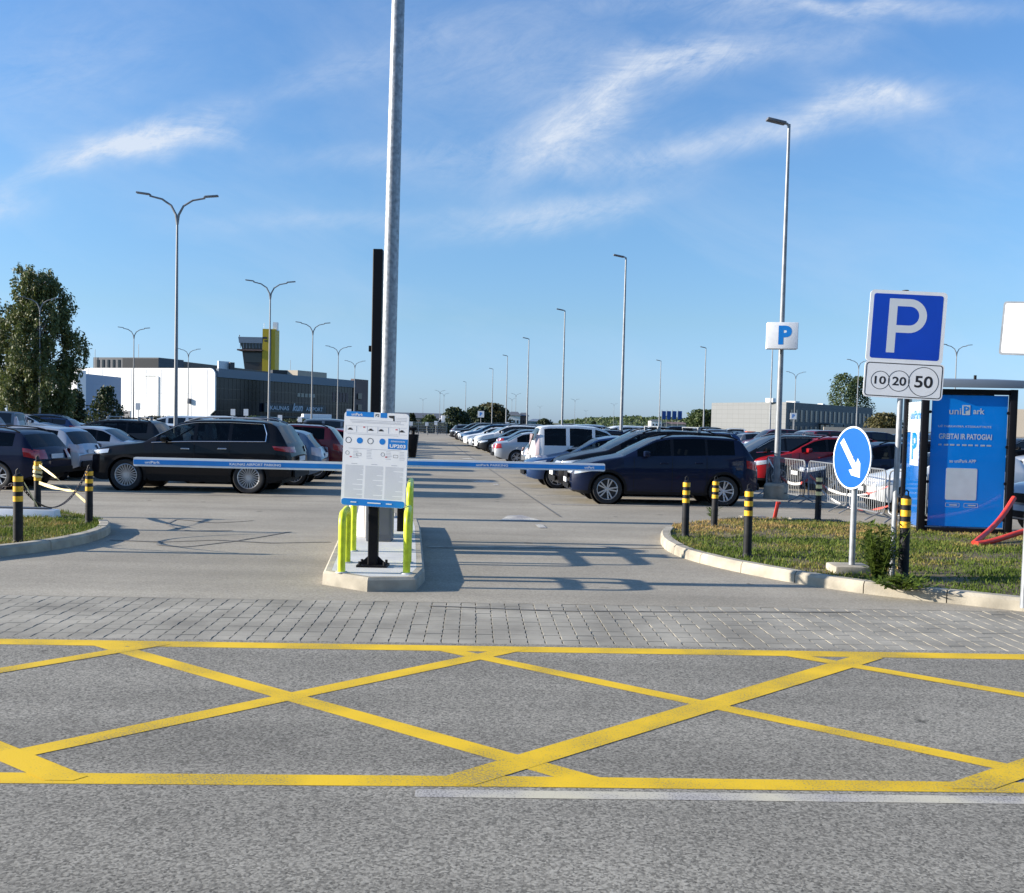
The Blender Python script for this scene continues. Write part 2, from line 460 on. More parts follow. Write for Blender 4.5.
        for hs in c.handles:
            hz = c.beltf(hs)-.14; p = sp(hs, hz, sd, .018)
            mb = MB(); mb.box(p, (.20, .03, .035)); mb.build('door_handle', paintm if not c.chrome else M['chrome'], root, bevel=.01, seg=1)
    # door seams
    if c.doors:
        for sd in (1, -1):
            mb = MB()
            for ds in c.doors:
                for w in (0,):
                    z0, z1 = max(.33, c.arch(ds)+.02), c.sh(ds)-.005
                    rows = [[sp(ds+dx, z, sd, .0025) for z in np.linspace(z0, z1, 9)] for dx in (-.006, .006)]
                    mb.grid(rows)
            s0, s1 = c.doors[0], c.doors[-1]
            rows = [[sp(s, z, sd, .0025) for s in np.linspace(s0, min(s1, c.wheels[1]-Ra-.02), 14)] for z in (.345, .357)]
            mb.grid(rows)
            mb.build('door_seam', M['trim'], root)
    # window trim
    if c.chrome:
        for sd in (1, -1):
            mb = MB(); s0, s1 = c.wins[0][0], c.wins[-1][1]
            def gz(s, t): zs = c.sh(s); return zs+(c.topf(s)-c.crown(s)-zs)*t
            lo = [sp(s, gz(s, .055), sd, .006) for s in np.linspace(s0-.1, s1+.02, 26)]
            hi = [sp(s, gz(s, .91), sd, .006) for s in np.linspace(s1-.06, s0-.05, 26)]
            mb.tube(lo+[sp(s1+.03, gz(s1, .45), sd, .006)]+hi, .009, 6)
            mb.build('chrome_window_trim', M['chrome'], root)
    # front: grille, intake, plates
    yn = c.hw(0); zg = c.topf(0)
    if c.grille:
        mb = MB(); mb.panel(rrect(yn*.92, .17, .05, 4, 0, zg-.10), -.012, .02); q = mb
        q.v = [(v[1]+XX(0), v[0], v[2]) for v in q.v]; mb.build('grille', M['trim'], root)
    mb = MB(); mb.panel(rrect(yn*1.45, .12, .04, 4, 0, .40), -.012, .02); mb.v = [(v[1]+XX(0), v[0], v[2]) for v in mb.v]; mb.build('air_intake', M['trim'], root)
    mb = MB(); mb.box((XX(0)-.02, 0, .53), (.02, .52, .11)); mb.build('number_plate', M['plate'], root)
    zp = .80 if c.topf(L) > .7 else .60; mb = MB(); mb.box((s_at(zp)+.015, 0, zp), (.02, .52, .11)); mb.build('number_plate', M['plate'], root)
    mb = MB(); mb.panel(rrect(c.hw(L)*1.8, .16, .04, 4, 0, .46), -.02, .02); mb.v = [(-v[1]+XX(L), v[0], v[2]) for v in mb.v]; mb.build('rear_bumper_trim', M['trim'], root)
    if c.rails:
        for sd in (1, -1):
            s0, s1 = c.ws[1]+.1, c.rw[0]-.1
            pts = []
            for t in np.linspace(0, 1, 12):
                s = s0+(s1-s0)*t; pts.append((XX(s), sd*(c.wtop(s)*.96), c.topf(s)-.02+.055*min(1, 6*t, 6*(1-t))))
            mb = MB(); mb.tube(pts, .017, 6); mb.build('roof_rail', M['trim'] if not c.chrome else M['steel'], root)
    if c.bars:
        for f_ in (.25, .75):
            s = c.ws[1]+(c.rw[0]-c.ws[1])*f_
            mb = MB(); mb.box((XX(s), 0, c.topf(s)+.09), (.07, c.wtop(s)*2.05, .03))
            for sd in (1, -1): mb.box((XX(s), sd*c.wtop(s)*.95, c.topf(s)+.03), (.09, .05, .13))
            mb.build('roof_bar', M['steel'], root, bevel=.008, seg=1)
    # cabin
    s0, s1 = c.ws[0]+.15, min(c.rw[1]-.1, L-.35)
    mb = MB(); mb.box((XX((s0+s1)/2), 0, .45), (s1-s0, W*.80, .06)); mb.box((XX(s0+.22), 0, .80), (.42, W*.78, .24)); mb.build('dashboard', M['interior'], root, bevel=.04)
    if seats:
        sb = c.ws[1]+.55
        for s, n_ in ((sb, 2), (min(sb+.88, c.rw[0]-.22), 3)):
            if s > s1-.15: continue
            for k in range(n_):
                yv = (k-(n_-1)/2)*(.72 if n_ == 2 else .46)
                mb = MB(); T = Matrix.Translation((XX(s), yv, 0)) @ Matrix.Rotation(R(14), 4, 'Y')
                w_ = .48 if n_ == 2 else .44
                def bx(c_, d_): mb.box(T @ Vector(c_), d_, M=Matrix.Rotation(R(14), 4, 'Y'))
                hh = c.topf(s)-1.46; bx((0.02, 0, .76+hh*.5), (.13, w_, .56)); bx((-.02, 0, 1.12+hh*.8), (.09, .25, .15)); mb.box((XX(s)-.14, yv, .55), (.52, w_, .16))
                mb.build('car_seat', M['interior'], root, bevel=.04, seg=2)
    index_kids(root)
    return root

def car_copy(src, loc, rz, pm, label, group, scale=1):
    c = copy_tree(src, loc, rz, label, group); c.scale = (scale,)*3
    src_body = next(k for k in KID[src.name] if k.name.startswith('body'))
    old = src_body.data.materials[0]
    for k in COL.objects:
        if k.parent is c and k.type == 'MESH' and len(k.data.materials) and k.data.materials[0] == old:
            k.material_slots[0].link = 'OBJECT'; k.material_slots[0].material = pm
    return c
# ------------------------------------------------------------------ car kinds
def suv(**k):
    d = dict(L=4.70, W=1.88, top=[(0, .78), (.05, .92), (.2, .99), (.65, 1.07), (1.28, 1.15), (2.05, 1.59), (2.45, 1.665), (3.2, 1.68), (4.0, 1.655), (4.27, 1.60), (4.56, 1.18), (4.65, 1.08), (4.68, .95), (4.70, .80)],
             belt=[(0, .86), (.8, 1.02), (1.3, 1.10), (2.5, 1.13), (4.4, 1.17), (4.7, 1.1)], wheels=(.90, 3.70), wr=.36, ws=(1.30, 2.06), rw=(4.29, 4.56),
             wins=[(1.58, 2.42), (2.50, 3.22), (3.30, 4.06)], clad=.40, rails=True, doors=(1.52, 2.46, 3.26), handles=(2.26, 3.10),
             head=[(.04, .80), (.50, .86), (.52, .95), (.05, .90)], tailq=[(4.30, 1.0), (4.685, .95), (4.65, 1.08), (4.24, 1.09)])
    d.update(k); return Car(**d)
def suv2(**k):
    d = dict(L=4.57, W=1.85, top=[(0, .72), (.05, .84), (.25, .96), (.7, 1.07), (1.24, 1.17), (2.05, 1.58), (2.4, 1.65), (3.0, 1.674), (3.88, 1.645), (4.10, 1.585), (4.42, 1.17), (4.52, 1.06), (4.55, .95), (4.57, .80)],
             belt=[(0, .84), (.8, 1.02), (1.3, 1.12), (2.5, 1.14), (4.3, 1.20), (4.57, 1.1)], wheels=(.88, 3.675), wr=.355, ws=(1.26, 2.06), rw=(4.13, 4.42),
             wins=[(1.58, 2.38), (2.46, 3.22), (3.28, 3.93)], clad=.36, rails=True, doors=(1.50, 2.42, 3.25), handles=(2.22, 3.06), spokes=7,
             head=[(.05, .70), (.52, .78), (.58, .90), (.08, .84)], tailq=[(4.22, .92), (4.55, .84), (4.52, 1.06), (4.20, 1.10)], nose=.76)
    d.update(k); return Car(**d)
def hatch(**k):
    d = dict(L=4.10, W=1.74, top=[(0, .62), (.05, .74), (.3, .84), (.75, .92), (1.08, 1.0), (1.85, 1.42), (2.25, 1.49), (2.9, 1.49), (3.45, 1.43), (3.62, 1.37), (3.95, 1.0), (4.04, .92), (4.07, .82), (4.10, .66)],
             belt=[(0, .70), (.8, .86), (1.2, .94), (2.4, .97), (3.9, 1.02), (4.1, .95)], wheels=(.80, 3.36), wr=.31, ws=(1.10, 1.88), rw=(3.64, 3.94),
             wins=[(1.40, 2.15), (2.23, 2.88), (2.94, 3.46)], doors=(1.32, 2.19, 2.9), handles=(2.0, 2.74), spokes=5,
             head=[(.04, .60), (.50, .70), (.55, .80), (.06, .72)], tailq=[(3.82, .82), (4.085, .76), (4.06, .98), (3.80, 1.02)], nose=.74, tail=.84)
    d.update(k); return Car(**d)
def sedan(**k):
    d = dict(L=4.58, W=1.78, top=[(0, .60), (.05, .71), (.35, .82), (.8, .90), (1.22, .98), (2.0, 1.38), (2.4, 1.45), (2.95, 1.45), (3.3, 1.39), (3.95, 1.04), (4.3, 1.01), (4.50, .97), (4.55, .84), (4.58, .66)],
             belt=[(0, .68), (.8, .84), (1.3, .92), (2.4, .95), (3.8, .99), (4.58, .93)], wheels=(.86, 3.56), wr=.315, ws=(1.24, 2.03), rw=(3.32, 3.94),
             wins=[(1.52, 2.32), (2.40, 3.10), (3.16, 3.55)], doors=(1.45, 2.36, 3.12), handles=(2.16, 2.98), spokes=5,
             head=[(.04, .57), (.52, .68), (.56, .77), (.06, .69)], tailq=[(4.22, .74), (4.56, .70), (4.54, .92), (4.26, .93)], nose=.74, tail=.82)
    d.update(k); return Car(**d)
def wagon(**k):
    d = dict(L=4.60, W=1.80, top=[(0, .62), (.05, .73), (.35, .83), (.8, .92), (1.22, 1.0), (2.0, 1.39), (2.4, 1.46), (3.3, 1.46), (3.95, 1.41), (4.12, 1.36), (4.42, 1.02), (4.53, .95), (4.57, .84), (4.60, .66)],
             belt=[(0, .70), (.8, .86), (1.3, .94), (2.4, .97), (4.3, 1.02), (4.6, .95)], wheels=(.86, 3.58), wr=.325, ws=(1.24, 2.03), rw=(4.14, 4.42),
             wins=[(1.52, 2.34), (2.42, 3.12), (3.18, 3.95)], doors=(1.45, 2.38, 3.15), handles=(2.18, 3.0), rails=True, spokes=5,
             head=[(.04, .58), (.52, .68), (.56, .78), (.06, .70)], tailq=[(4.24, .80), (4.585, .74), (4.56, .96), (4.20, 1.0)], nose=.74, tail=.84)
    d.update(k); return Car(**d)
def mpv(**k):
    d = dict(L=4.05, W=1.76, top=[(0, .74), (.05, .88), (.3, .98), (.75, 1.07), (.98, 1.14), (1.62, 1.68), (1.95, 1.79), (2.6, 1.83), (3.5, 1.81), (3.80, 1.76), (3.93, 1.30), (3.99, 1.12), (4.02, 1.0), (4.05, .8)],
             belt=[(0, .84), (.8, 1.02), (1.0, 1.08), (2.4, 1.12), (4.05, 1.12)], wheels=(.80, 3.46), wr=.31, ws=(1.0, 1.64), rw=(3.80, 3.93),
             wins=[(1.30, 2.02), (2.12, 2.84), (2.96, 3.66)], doors=(1.22, 2.08, 2.9), handles=(1.86, 2.22), spokes=5, tumble=.20,
             head=[(.04, .76), (.48, .82), (.52, .98), (.06, .90)], tailq=[(3.84, .86), (4.03, .84), (3.97, 1.52), (3.82, 1.5)], nose=.76, tail=.9, grille=True, pillars='body')
    d.update(k); return Car(**d)

P = dict(black=paint('black', (.006, .006, .008)), navy=paint('navy', (.005, .010, .032), .1), dark=paint('charcoal', (.02, .022, .026), .2), silver=paint('silver', (.40, .43, .47), .45),
         grey=paint('grey', (.17, .19, .21), .35), white=paint('white', (.72, .73, .73)), red=paint('red', (.30, .008, .012), .1), darkred=paint('dark_red', (.10, .005, .01), .2),
         blue=paint('blue', (.015, .045, .13), .25), steelblue=paint('steel_blue', (.10, .16, .24), .35), beige=paint('beige', (.36, .32, .26), .3))

def spot(px, py, wheel_local, phi, scale=1):        # where the car stands so that this wheel meets the ground there
    g = G(px, py); w = Matrix.Rotation(phi, 3, 'Z') @ Vector((wheel_local[0], wheel_local[1], 0))*scale
    return Vector((g.x-w.x, g.y-w.y, 0))
def first(c, pm, loc, phi, label, group='parked cars', scale=1, **k):
    r = build_car(c, pm, label, group, **k); r.location = loc; r.rotation_euler.z = phi; r.scale = (scale,)*3
    return r
def near(c, which=0): return (c.wheels[which]-c.L/2, -(c.W/2-.02))

# the two nearest cars of the aisle
c = suv(spokes=22, rim='alloy', chrome=True, frontglass='glass_car')
hero = first(c, P['black'], spot(125.5, 490.6, near(c), R(-1), 1.07), R(-1), 'black suv with chrome window trim and many-spoked wheels behind the barrier arm', 'parked cars', 1.07)
c2 = suv2(frontglass='glass_car', spokes=5)
navy = first(c2, P['navy'], spot(607, 504.2, near(c2), R(4)), R(4), 'navy blue suv with silver five-spoke wheels behind the striped posts')
SUVA, SUVB = hero, navy
cz = suv2(bars=True); SUVC = first(cz, P['dark'], (X_at(112, 34.5)-0.2, 34.5, 0), R(3), 'dark suv carrying silver roof bars below the small conifer')
ch = hatch(tailmat='tail_clear'); w = near(ch, 1)
HATCH = first(ch, P['silver'], spot(52, 480.5, w, R(-2)), R(-2), 'silver hatchback seen from its rear corner beside the dark estate car')
cs = sedan(tailmat='tail'); SEDAN = first(cs, P['silver'], (X_at(150, 31.0)-2.29, 31.2, 0), R(2), 'silver fastback saloon between the silver hatchback and the black suv')
cw = wagon(); w = near(cw, 1)
WAGON = first(cw, P['navy'], spot(-3, 489.5, w, R(-4)), R(-4), 'dark blue estate car cut off by the picture edge behind the striped posts')
ck = mpv(tailmat='tail_clear'); KANGOO = None

ROWU = Vector((-math.sin(R(5.6)), math.cos(R(5.6)), 0)); ROWV = Vector((math.cos(R(5.6)), math.sin(R(5.6)), 0))
nb = navy.location.copy()
def rowC(d, off=0.0):                               # a bay of the row behind the navy car, d metres further along
    return Vector((nb.x, nb.y, 0)) + ROWU*d + ROWV*off
A0 = R(5.6)
KANGOO = first(ck, P['white'], rowC(8.2, -.25), A0+PI, 'white panel-sided people carrier standing above the dark bonnets beyond the barrier tip')
car_copy(SUVC, rowC(2.7, .15), A0+R(1), P['black'], 'big black suv with roof bars directly behind the navy suv', 'parked cars', 1.06)
car_copy(SEDAN, rowC(5.4, -.35), A0, P['blue'], 'dark blue saloon showing its bonnet before the white people carrier', 'parked cars', 1.06)
car_copy(HATCH, rowC(11.0, -.15), A0+PI, P['grey'], 'grey hatchback with pale tail lamp in front of the white people carrier', 'parked cars')
car_copy(SEDAN, rowC(20.3, -.25), A0+PI, P['silver'], 'silver saloon with its tail towards the empty aisle', 'parked cars')
car_copy(WAGON, rowC(36.0, .1), A0, P['dark'], 'black estate car nose out, first beyond the silver saloon', 'parked cars')
# columns on the other side
def colB(d, off=0.0): return Vector((hero.location.x, hero.location.y, 0)) + ROWU*d + ROWV*(off+.35)
car_copy(HATCH, colB(3.0, .35), R(3), P['steelblue'], 'grey blue hatchback whose tail shows past the black suv', 'parked cars', 1.05)
car_copy(SUVB, colB(6.0, .6), R(4), P['darkred'], 'dark red suv behind the grey blue hatchback', 'parked cars')
car_copy(HATCH, colB(12.2, 1.2), R(5), P['red'], 'bright red hatchback beside the information board', 'parked cars')
car_copy(SEDAN, colB(15.2, 1.4), R(5), P['blue'], 'dark blue saloon just beyond the bright red hatchback', 'parked cars')
# back to back with the navy car
def colD(d, off=0.0): return Vector((nb.x+5.0, nb.y+.3, 0)) + ROWU*d + ROWV*off
car_copy(SUVB, spot(779, 488.5, near(c2), R(5)), R(5), P['red'], 'red suv nose out behind the navy suv and the lamp post', 'parked cars')
car_copy(WAGON, spot(838, 494, near(cw), R(4)), R(4), P['navy'], 'dark blue estate car with bright headlamps behind the steel crowd barriers', 'parked cars', 1.06)
car_copy(HATCH, spot(905, 513, near(ch), R(4)), R(4), P['white'], 'white hatchback nearly hidden by barriers and the blue kiosk', 'parked cars', .97)
car_copy(SUVA, spot(1092, 541, near(c), R(6)), R(6), P['silver'], 'silver suv cut off by the picture edge behind the blue kiosk', 'parked cars', .95)

# ---- the rest of the car park: single-mesh copies, too small to show their parts
def joined(root):
    mb = MB(); mats = []; sm = []
    def rec(o, T):
        for k in KID[o.name]:
            Tk = T @ k.matrix_basis; nm = k.name.split('.')[0]
            if nm in ('brake_disc', 'car_seat', 'dashboard', 'underbody', 'door_handle', 'door_seam'): continue
            if k.data:
                m_ = k.data.materials[0]
                if m_ in (M['glass_car'], M['glass_dark']): m_ = M['far_glass']
                if m_ not in mats: mats.append(m_)
                o_ = len(mb.v); mb.v += [tuple(Tk @ v.co) for v in k.data.vertices]
                for p in k.data.polygons: mb.f.append(tuple(i+o_ for i in p.vertices)); mb.mi.append(mats.index(m_))
            rec(k, Tk)
    rec(root, Matrix())
    body = next(k for k in KID[root.name] if k.name.startswith('body')).data.materials[0]
    me = mb.mesh('far_'+root.name, fix=False, smooth=38)
    for m_ in mats: me.materials.append(m_)
    return me, mats.index(body)
M['far_glass'] = mat('distant_car_glass', (.012, .015, .018), .03)
FARM = {k: joined(o) for k, o in dict(suv=SUVA, crossover=SUVB, hatchback=HATCH, saloon=SEDAN, estate=WAGON, van=KANGOO).items()}
WORDS = dict(suv='suv', crossover='crossover', hatchback='hatchback', saloon='saloon', estate='estate car', van='people carrier')
def far_car(kind, col, loc, rz, where, group):
    me, bi = FARM[kind]
    o = bpy.data.objects.new('parked_car', me); COL.objects.link(o); o.location = loc; o.rotation_euler.z = rz
    o.material_slots[bi].link = 'OBJECT'; o.material_slots[bi].material = P[col]
    cw_ = dict(darkred='dark red', steelblue='grey blue', dark='charcoal').get(col, col)
    return tag(o, f'{cw_} {WORDS[kind]} {where}', 'car', group)
rk = random.Random(11)
KINDS = ['suv', 'crossover', 'hatchback', 'hatchback', 'saloon', 'estate', 'estate', 'van']
COLS = ['black', 'navy', 'dark', 'silver', 'silver', 'grey', 'grey', 'white', 'white', 'blue', 'darkred', 'steelblue']
# row C goes on towards the distant fence
for d, kind, col, fl in ((30.5, 'hatchback', 'navy', 0), (33.2, 'saloon', 'steelblue', 1), (39.5, 'crossover', 'white', 0), (43, 'saloon', 'silver', 0), (46, 'hatchback', 'silver', 0), (49, 'estate', 'white', 0),
                         (52, 'crossover', 'steelblue', 0), (55, 'hatchback', 'grey', 0), (58, 'saloon', 'white', 1), (61, 'estate', 'silver', 0), (64.5, 'hatchback', 'grey', 0), (68, 'suv', 'black', 0),
                         (71, 'hatchback', 'white', 0), (74, 'suv', 'dark', 0), (77, 'saloon', 'navy', 0), (80, 'estate', 'grey', 1), (14.0, 'estate', 'dark', 0), (17, 'crossover', 'navy', 0), (23.5, 'estate', 'blue', 0), (26.8, 'saloon', 'dark', 0)):
    far_car(kind, col, rowC(d, (.8 if d in (14.0, 17, 23.5, 26.8, 30.5, 33.2) else 0)+rk.uniform(-.25, .25)), A0+(PI if fl else 0)+rk.uniform(-.02, .02), 'in the row running up the empty aisle to the distant fence', 'cars in the row along the empty aisle')
def fill(n0, n1, step, fn, where, group, skip=.08, extra=0):
    d = n0
    while d < n1:
        if rk.random() > skip:
            far_car(rk.choice(KINDS), rk.choice(COLS), fn(d)+ROWV*rk.uniform(-.3, .3), A0+extra+(PI if rk.random() < .4 else 0)+rk.uniform(-.02, .02), where, group)
        d += step*rk.uniform(.97, 1.06)
fill(9.0, 9.1, 2.75, lambda d: colB(d, .9), 'between the two red cars beside the information board', 'cars in the row behind the black suv', 0)
fill(18.5, 62, 2.75, lambda d: colB(d, 1.4), 'in the row before the glazed terminal', 'cars in the row before the glazed terminal')
far_car('suv', 'black', colD(7.6, .6), A0, 'directly behind the red suv and lamp post', 'cars in the rows behind the navy suv')
fill(5.9, 80, 2.75, lambda d: colD(d+4.6, 0), 'in the rows behind the navy suv towards the hill', 'cars in the rows behind the navy suv')
LB = WAGON.location
fill(13.6, 48, 2.75, lambda d: Vector((LB.x+.3, LB.y, 0))+ROWU*d, 'in the rows before the white terminal wall', 'cars in the rows before the white wall')
fill(9, 44, 2.75, lambda d: Vector((LB.x-13, LB.y, 0))+ROWU*d, 'in the rows under the large birch', 'cars in the rows under the birch', .15)
fill(26, 70, 2.75, lambda d: Vector((nb.x+19, nb.y, 0))+ROWU*d, 'in the rows before the grey office block', 'cars in the rows before the grey office block', .15)
fill(14, 70, 2.75, lambda d: Vector((nb.x+24, nb.y, 0))+ROWU*d, 'in the rows before the grey office block', 'cars in the rows before the grey office block', .15)
for k in range(14):
    x = -8+k*5.2
    if abs(x+9) < 3: continue
    far_car(rk.choice(KINDS), rk.choice(COLS), Vector((x+rk.uniform(-1, 1), 132+rk.uniform(-2, 2), 0)), rk.uniform(-.05, .05)+R(0), 'in the farthest cross row before the hedge and hill', 'cars in the farthest cross row')
# ================================================================== ground
def asphalt(name, base, grain, gs, patch=.12, warm=0.0, spots=True, tracks=0):
    m, nt, b = new_mat(name); L = nt.links.new; N = nt.nodes.new
    tc = N('ShaderNodeTexCoord'); b.inputs['Roughness'].default_value = .9; b.inputs['Specular IOR Level'].default_value = .25
    v = N('ShaderNodeTexVoronoi'); v.inputs['Scale'].default_value = gs; L(tc.outputs['Object'], v.inputs['Vector'])
    r1 = N('ShaderNodeValToRGB'); e = r1.color_ramp.elements
    e[0].position = .0; e[0].color = (1-grain,)*3+(1,); e[1].position = 1; e[1].color = (1+grain*.9,)*3+(1,)
    n3 = N('ShaderNodeTexNoise'); n3.inputs['Scale'].default_value = gs*.8; n3.inputs['Detail'].default_value = 3; n3.inputs['Roughness'].default_value = .7; L(tc.outputs['Object'], n3.inputs['Vector'])
    ad = N('ShaderNodeMath'); ad.operation = 'MULTIPLY_ADD'; sepc = N('ShaderNodeSeparateColor'); L(v.outputs['Color'], sepc.inputs[0])
    L(sepc.outputs[0], ad.inputs[0]); ad.inputs[1].default_value = .55
    m3 = N('ShaderNodeMath'); m3.operation = 'MULTIPLY_ADD'; m3.inputs[1].default_value = .9; m3.inputs[2].default_value = -.22; L(n3.outputs['Fac'], m3.inputs[0]); L(m3.outputs[0], ad.inputs[2])
    L(ad.outputs[0], r1.inputs['Fac'])
    n2 = N('ShaderNodeTexNoise'); n2.inputs['Scale'].default_value = .35; n2.inputs['Detail'].default_value = 8; n2.inputs['Roughness'].default_value = .62; L(tc.outputs['Object'], n2.inputs['Vector'])
    r2 = N('ShaderNodeValToRGB'); e = r2.color_ramp.elements; e[0].position = .32; e[1].position = .7
    e[0].color = (*[c*(1-patch) for c in base], 1); e[1].color = (*[c*(1+patch) for c in base], 1); L(n2.outputs['Fac'], r2.inputs['Fac'])
    mx = N('ShaderNodeMix'); mx.data_type = 'RGBA'; mx.blend_type = 'MULTIPLY'; mx.inputs[0].default_value = 1; mx.clamp_result = False
    L(r2.outputs['Color'], mx.inputs[6]); L(r1.outputs['Color'], mx.inputs[7]); last = mx.outputs[2]
    if tracks:
        mpt = N('ShaderNodeMapping'); mpt.inputs['Scale'].default_value = (.10, 1.5, 1); L(tc.outputs['Object'], mpt.inputs[0]); nt_ = N('ShaderNodeTexNoise'); nt_.inputs['Scale'].default_value = 1; nt_.inputs['Detail'].default_value = 5; L(mpt.outputs[0], nt_.inputs['Vector'])
        rt = N('ShaderNodeValToRGB'); e = rt.color_ramp.elements; e[0].position = .35; e[1].position = .65; e[0].color = (1-tracks,)*3+(1,); e[1].color = (1+tracks*.6,)*3+(1,); L(nt_.outputs['Fac'], rt.inputs['Fac'])
        mt_ = N('ShaderNodeMix'); mt_.data_type = 'RGBA'; mt_.blend_type = 'MULTIPLY'; mt_.inputs[0].default_value = 1; mt_.clamp_result = False; L(last, mt_.inputs[6]); L(rt.outputs['Color'], mt_.inputs[7]); last = mt_.outputs[2]
    if spots:
        v2 = N('ShaderNodeTexVoronoi'); v2.inputs['Scale'].default_value = .95; v2.inputs['Randomness'].default_value = 1
        dn = N('ShaderNodeTexNoise'); dn.inputs['Scale'].default_value = 7; L(tc.outputs['Object'], dn.inputs['Vector'])
        va = N('ShaderNodeVectorMath'); va.operation = 'SCALE'; va.inputs['Scale'].default_value = .14; L(dn.outputs['Color'], va.inputs[0])
        vb = N('ShaderNodeVectorMath'); vb.operation = 'ADD'; L(tc.outputs['Object'], vb.inputs[0]); L(va.outputs[0], vb.inputs[1]); L(vb.outputs[0], v2.inputs['Vector'])
        mr = N('ShaderNodeMapRange'); mr.inputs['From Min'].default_value = .05; mr.inputs['From Max'].default_value = .075; L(v2.outputs['Distance'], mr.inputs['Value'])
        mr.inputs['To Min'].default_value = .42
        m4 = N('ShaderNodeMix'); m4.data_type = 'RGBA'; m4.blend_type = 'MULTIPLY'; m4.inputs[0].default_value = 1
        cb = N('ShaderNodeCombineColor')
        for i in range(3): L(mr.outputs['Result'], cb.inputs[i])
        L(last, m4.inputs[6]); L(cb.outputs[0], m4.inputs[7]); last = m4.outputs[2]
    L(last, b.inputs['Base Color'])
    bp = N('ShaderNodeBump'); bp.inputs['Strength'].default_value = .3; bp.inputs['Distance'].default_value = .004; L(ad.outputs[0], bp.inputs['Height']); L(bp.outputs['Normal'], b.inputs['Normal'])
    return m
M['lot'] = asphalt('pale_worn_asphalt', (.335, .302, .24), .32, 60, .17, tracks=.10)
M['road'] = asphalt('coarse_road_asphalt', (.255, .238, .198), .85, 80, .16, tracks=.16)
def paint_mat(name, col, wear, under):
    m, nt, b = new_mat(name); L = nt.links.new; N = nt.nodes.new; tc = N('ShaderNodeTexCoord'); b.inputs['Roughness'].default_value = .7
    n = N('ShaderNodeTexNoise'); n.inputs['Scale'].default_value = 85; n.inputs['Detail'].default_value = 3; L(tc.outputs['Object'], n.inputs['Vector'])
    n2 = N('ShaderNodeTexNoise'); n2.inputs['Scale'].default_value = 1.6; n2.inputs['Detail'].default_value = 5; L(tc.outputs['Object'], n2.inputs['Vector'])
    a = N('ShaderNodeMath'); a.operation = 'MULTIPLY_ADD'; a.inputs[1].default_value = .55; L(n2.outputs['Fac'], a.inputs[0]); L(n.outputs['Fac'], a.inputs[2])
    r = N('ShaderNodeValToRGB'); e = r.color_ramp.elements; e[0].position = wear; e[1].position = wear+.10; L(a.outputs[0], r.inputs['Fac'])
    e[0].color = (*under, 1); e[1].color = (*col, 1)
    r2 = N('ShaderNodeValToRGB'); q = r2.color_ramp.elements; q[0].position = .38; q[1].position = .62; q[0].color = (.78, .78, .85, 1); q[1].color = (1.06, 1.03, .9, 1); L(n2.outputs['Fac'], r2.inputs['Fac'])
    mx = N('ShaderNodeMix'); mx.data_type = 'RGBA'; mx.blend_type = 'MULTIPLY'; mx.inputs[0].default_value = 1; L(r.outputs['Color'], mx.inputs[6]); L(r2.outputs['Color'], mx.inputs[7])
    L(mx.outputs[2], b.inputs['Base Color'])
    bp = N('ShaderNodeBump'); bp.inputs['Strength'].default_value = .35; bp.inputs['Distance'].default_value = .003; L(n.outputs['Fac'], bp.inputs['Height']); L(bp.outputs['Normal'], b.inputs['Normal'])
    return m
M['yellow_line'] = paint_mat('yellow_road_paint', (.78, .51, .007), .60, (.38, .29, .10))
M['white_line'] = paint_mat('white_road_paint', (.56, .525, .435), .62, (.27, .25, .21))
M['bay_line'] = paint_mat('worn_bay_paint', (.62, .60, .56), .72, (.26, .24, .21))
M['field'] = mat('far_ground', (.10, .11, .06), .95, var=.3, vscale=.05)

mb = MB(); mb.add([(-3000, -400, -.07), (3000, -400, -.07), (3000, 4500, -.07), (-3000, 4500, -.07)], [(0, 1, 2, 3)])
struct(mb.build('ground', M['field']))
RD = (G(1024, 656)-G(0, 641)); RD.z = 0; RD.normalize(); RN = Vector((-RD.y, RD.x, 0)); RO = G(512, 646.5)
def rp(a, b, z=0): p = RO+RD*a+RN*b; return Vector((p.x, p.y, z))      # along / across the road edge
mb = MB(); mb.grid([[rp(a, -14, -.0016) for a in (-60, 60)], [rp(a, .10, -.0016) for a in (-60, 60)]])
struct(mb.build('road', M['road']))
PVW = (G(512, 603)-RO).dot(RN)
mb = MB(); mb.grid([[rp(a, PVW, -.004) for a in (-130, 130)], [rp(a, 150, -.004) for a in (-130, 130)]])
struct(mb.build('car_park_surface', M['lot']))
# pavers
mb = MB(); cwid = .150; nrow = int(round((PVW-.10)/.185)); rdep = (PVW-.10)/nrow
mb.grid([[rp(a, .06, -.045) for a in (-14, 14)], [rp(a, PVW+.02, -.045) for a in (-14, 14)]])
for i in range(nrow):
    for k in range(-86, 86):
        a0 = k*cwid; b0 = .10+i*rdep
        dz = RNG.uniform(-.002, .002)-.006; g, sl_ = .0012, .0085; w_, d_ = cwid, rdep-.006
        out = [(g, .004), (w_-g, .004), (w_-g, d_*.26), (w_-g-sl_, d_*.30), (w_-g-sl_, d_*.74), (w_-g, d_*.78), (w_-g, d_), (g, d_)]
        cx_, cy_ = w_/2, rdep/2
        rings_ = [[rp(a0+x, b0+y, -.045) for x, y in out], [rp(a0+x, b0+y, dz) for x, y in out], [rp(a0+x+(cx_-x)*.03, b0+y+(cy_-y)*.035, dz+.0025) for x, y in out]]
        o = len(mb.v); mb.add(rings_[0]+rings_[1]+rings_[2], [tuple(16+q for q in range(8))]+[(r_*8+q, r_*8+(q+1) % 8, (r_+1)*8+(q+1) % 8, (r_+1)*8+q) for r_ in (0, 1) for q in range(8)])
M['paver'] = mat('grey_concrete_pavers', (.31, .285, .23), .9, var=.30, vscale=1.6, bump=.3, bscale=120)
nt = M['paver'].node_tree
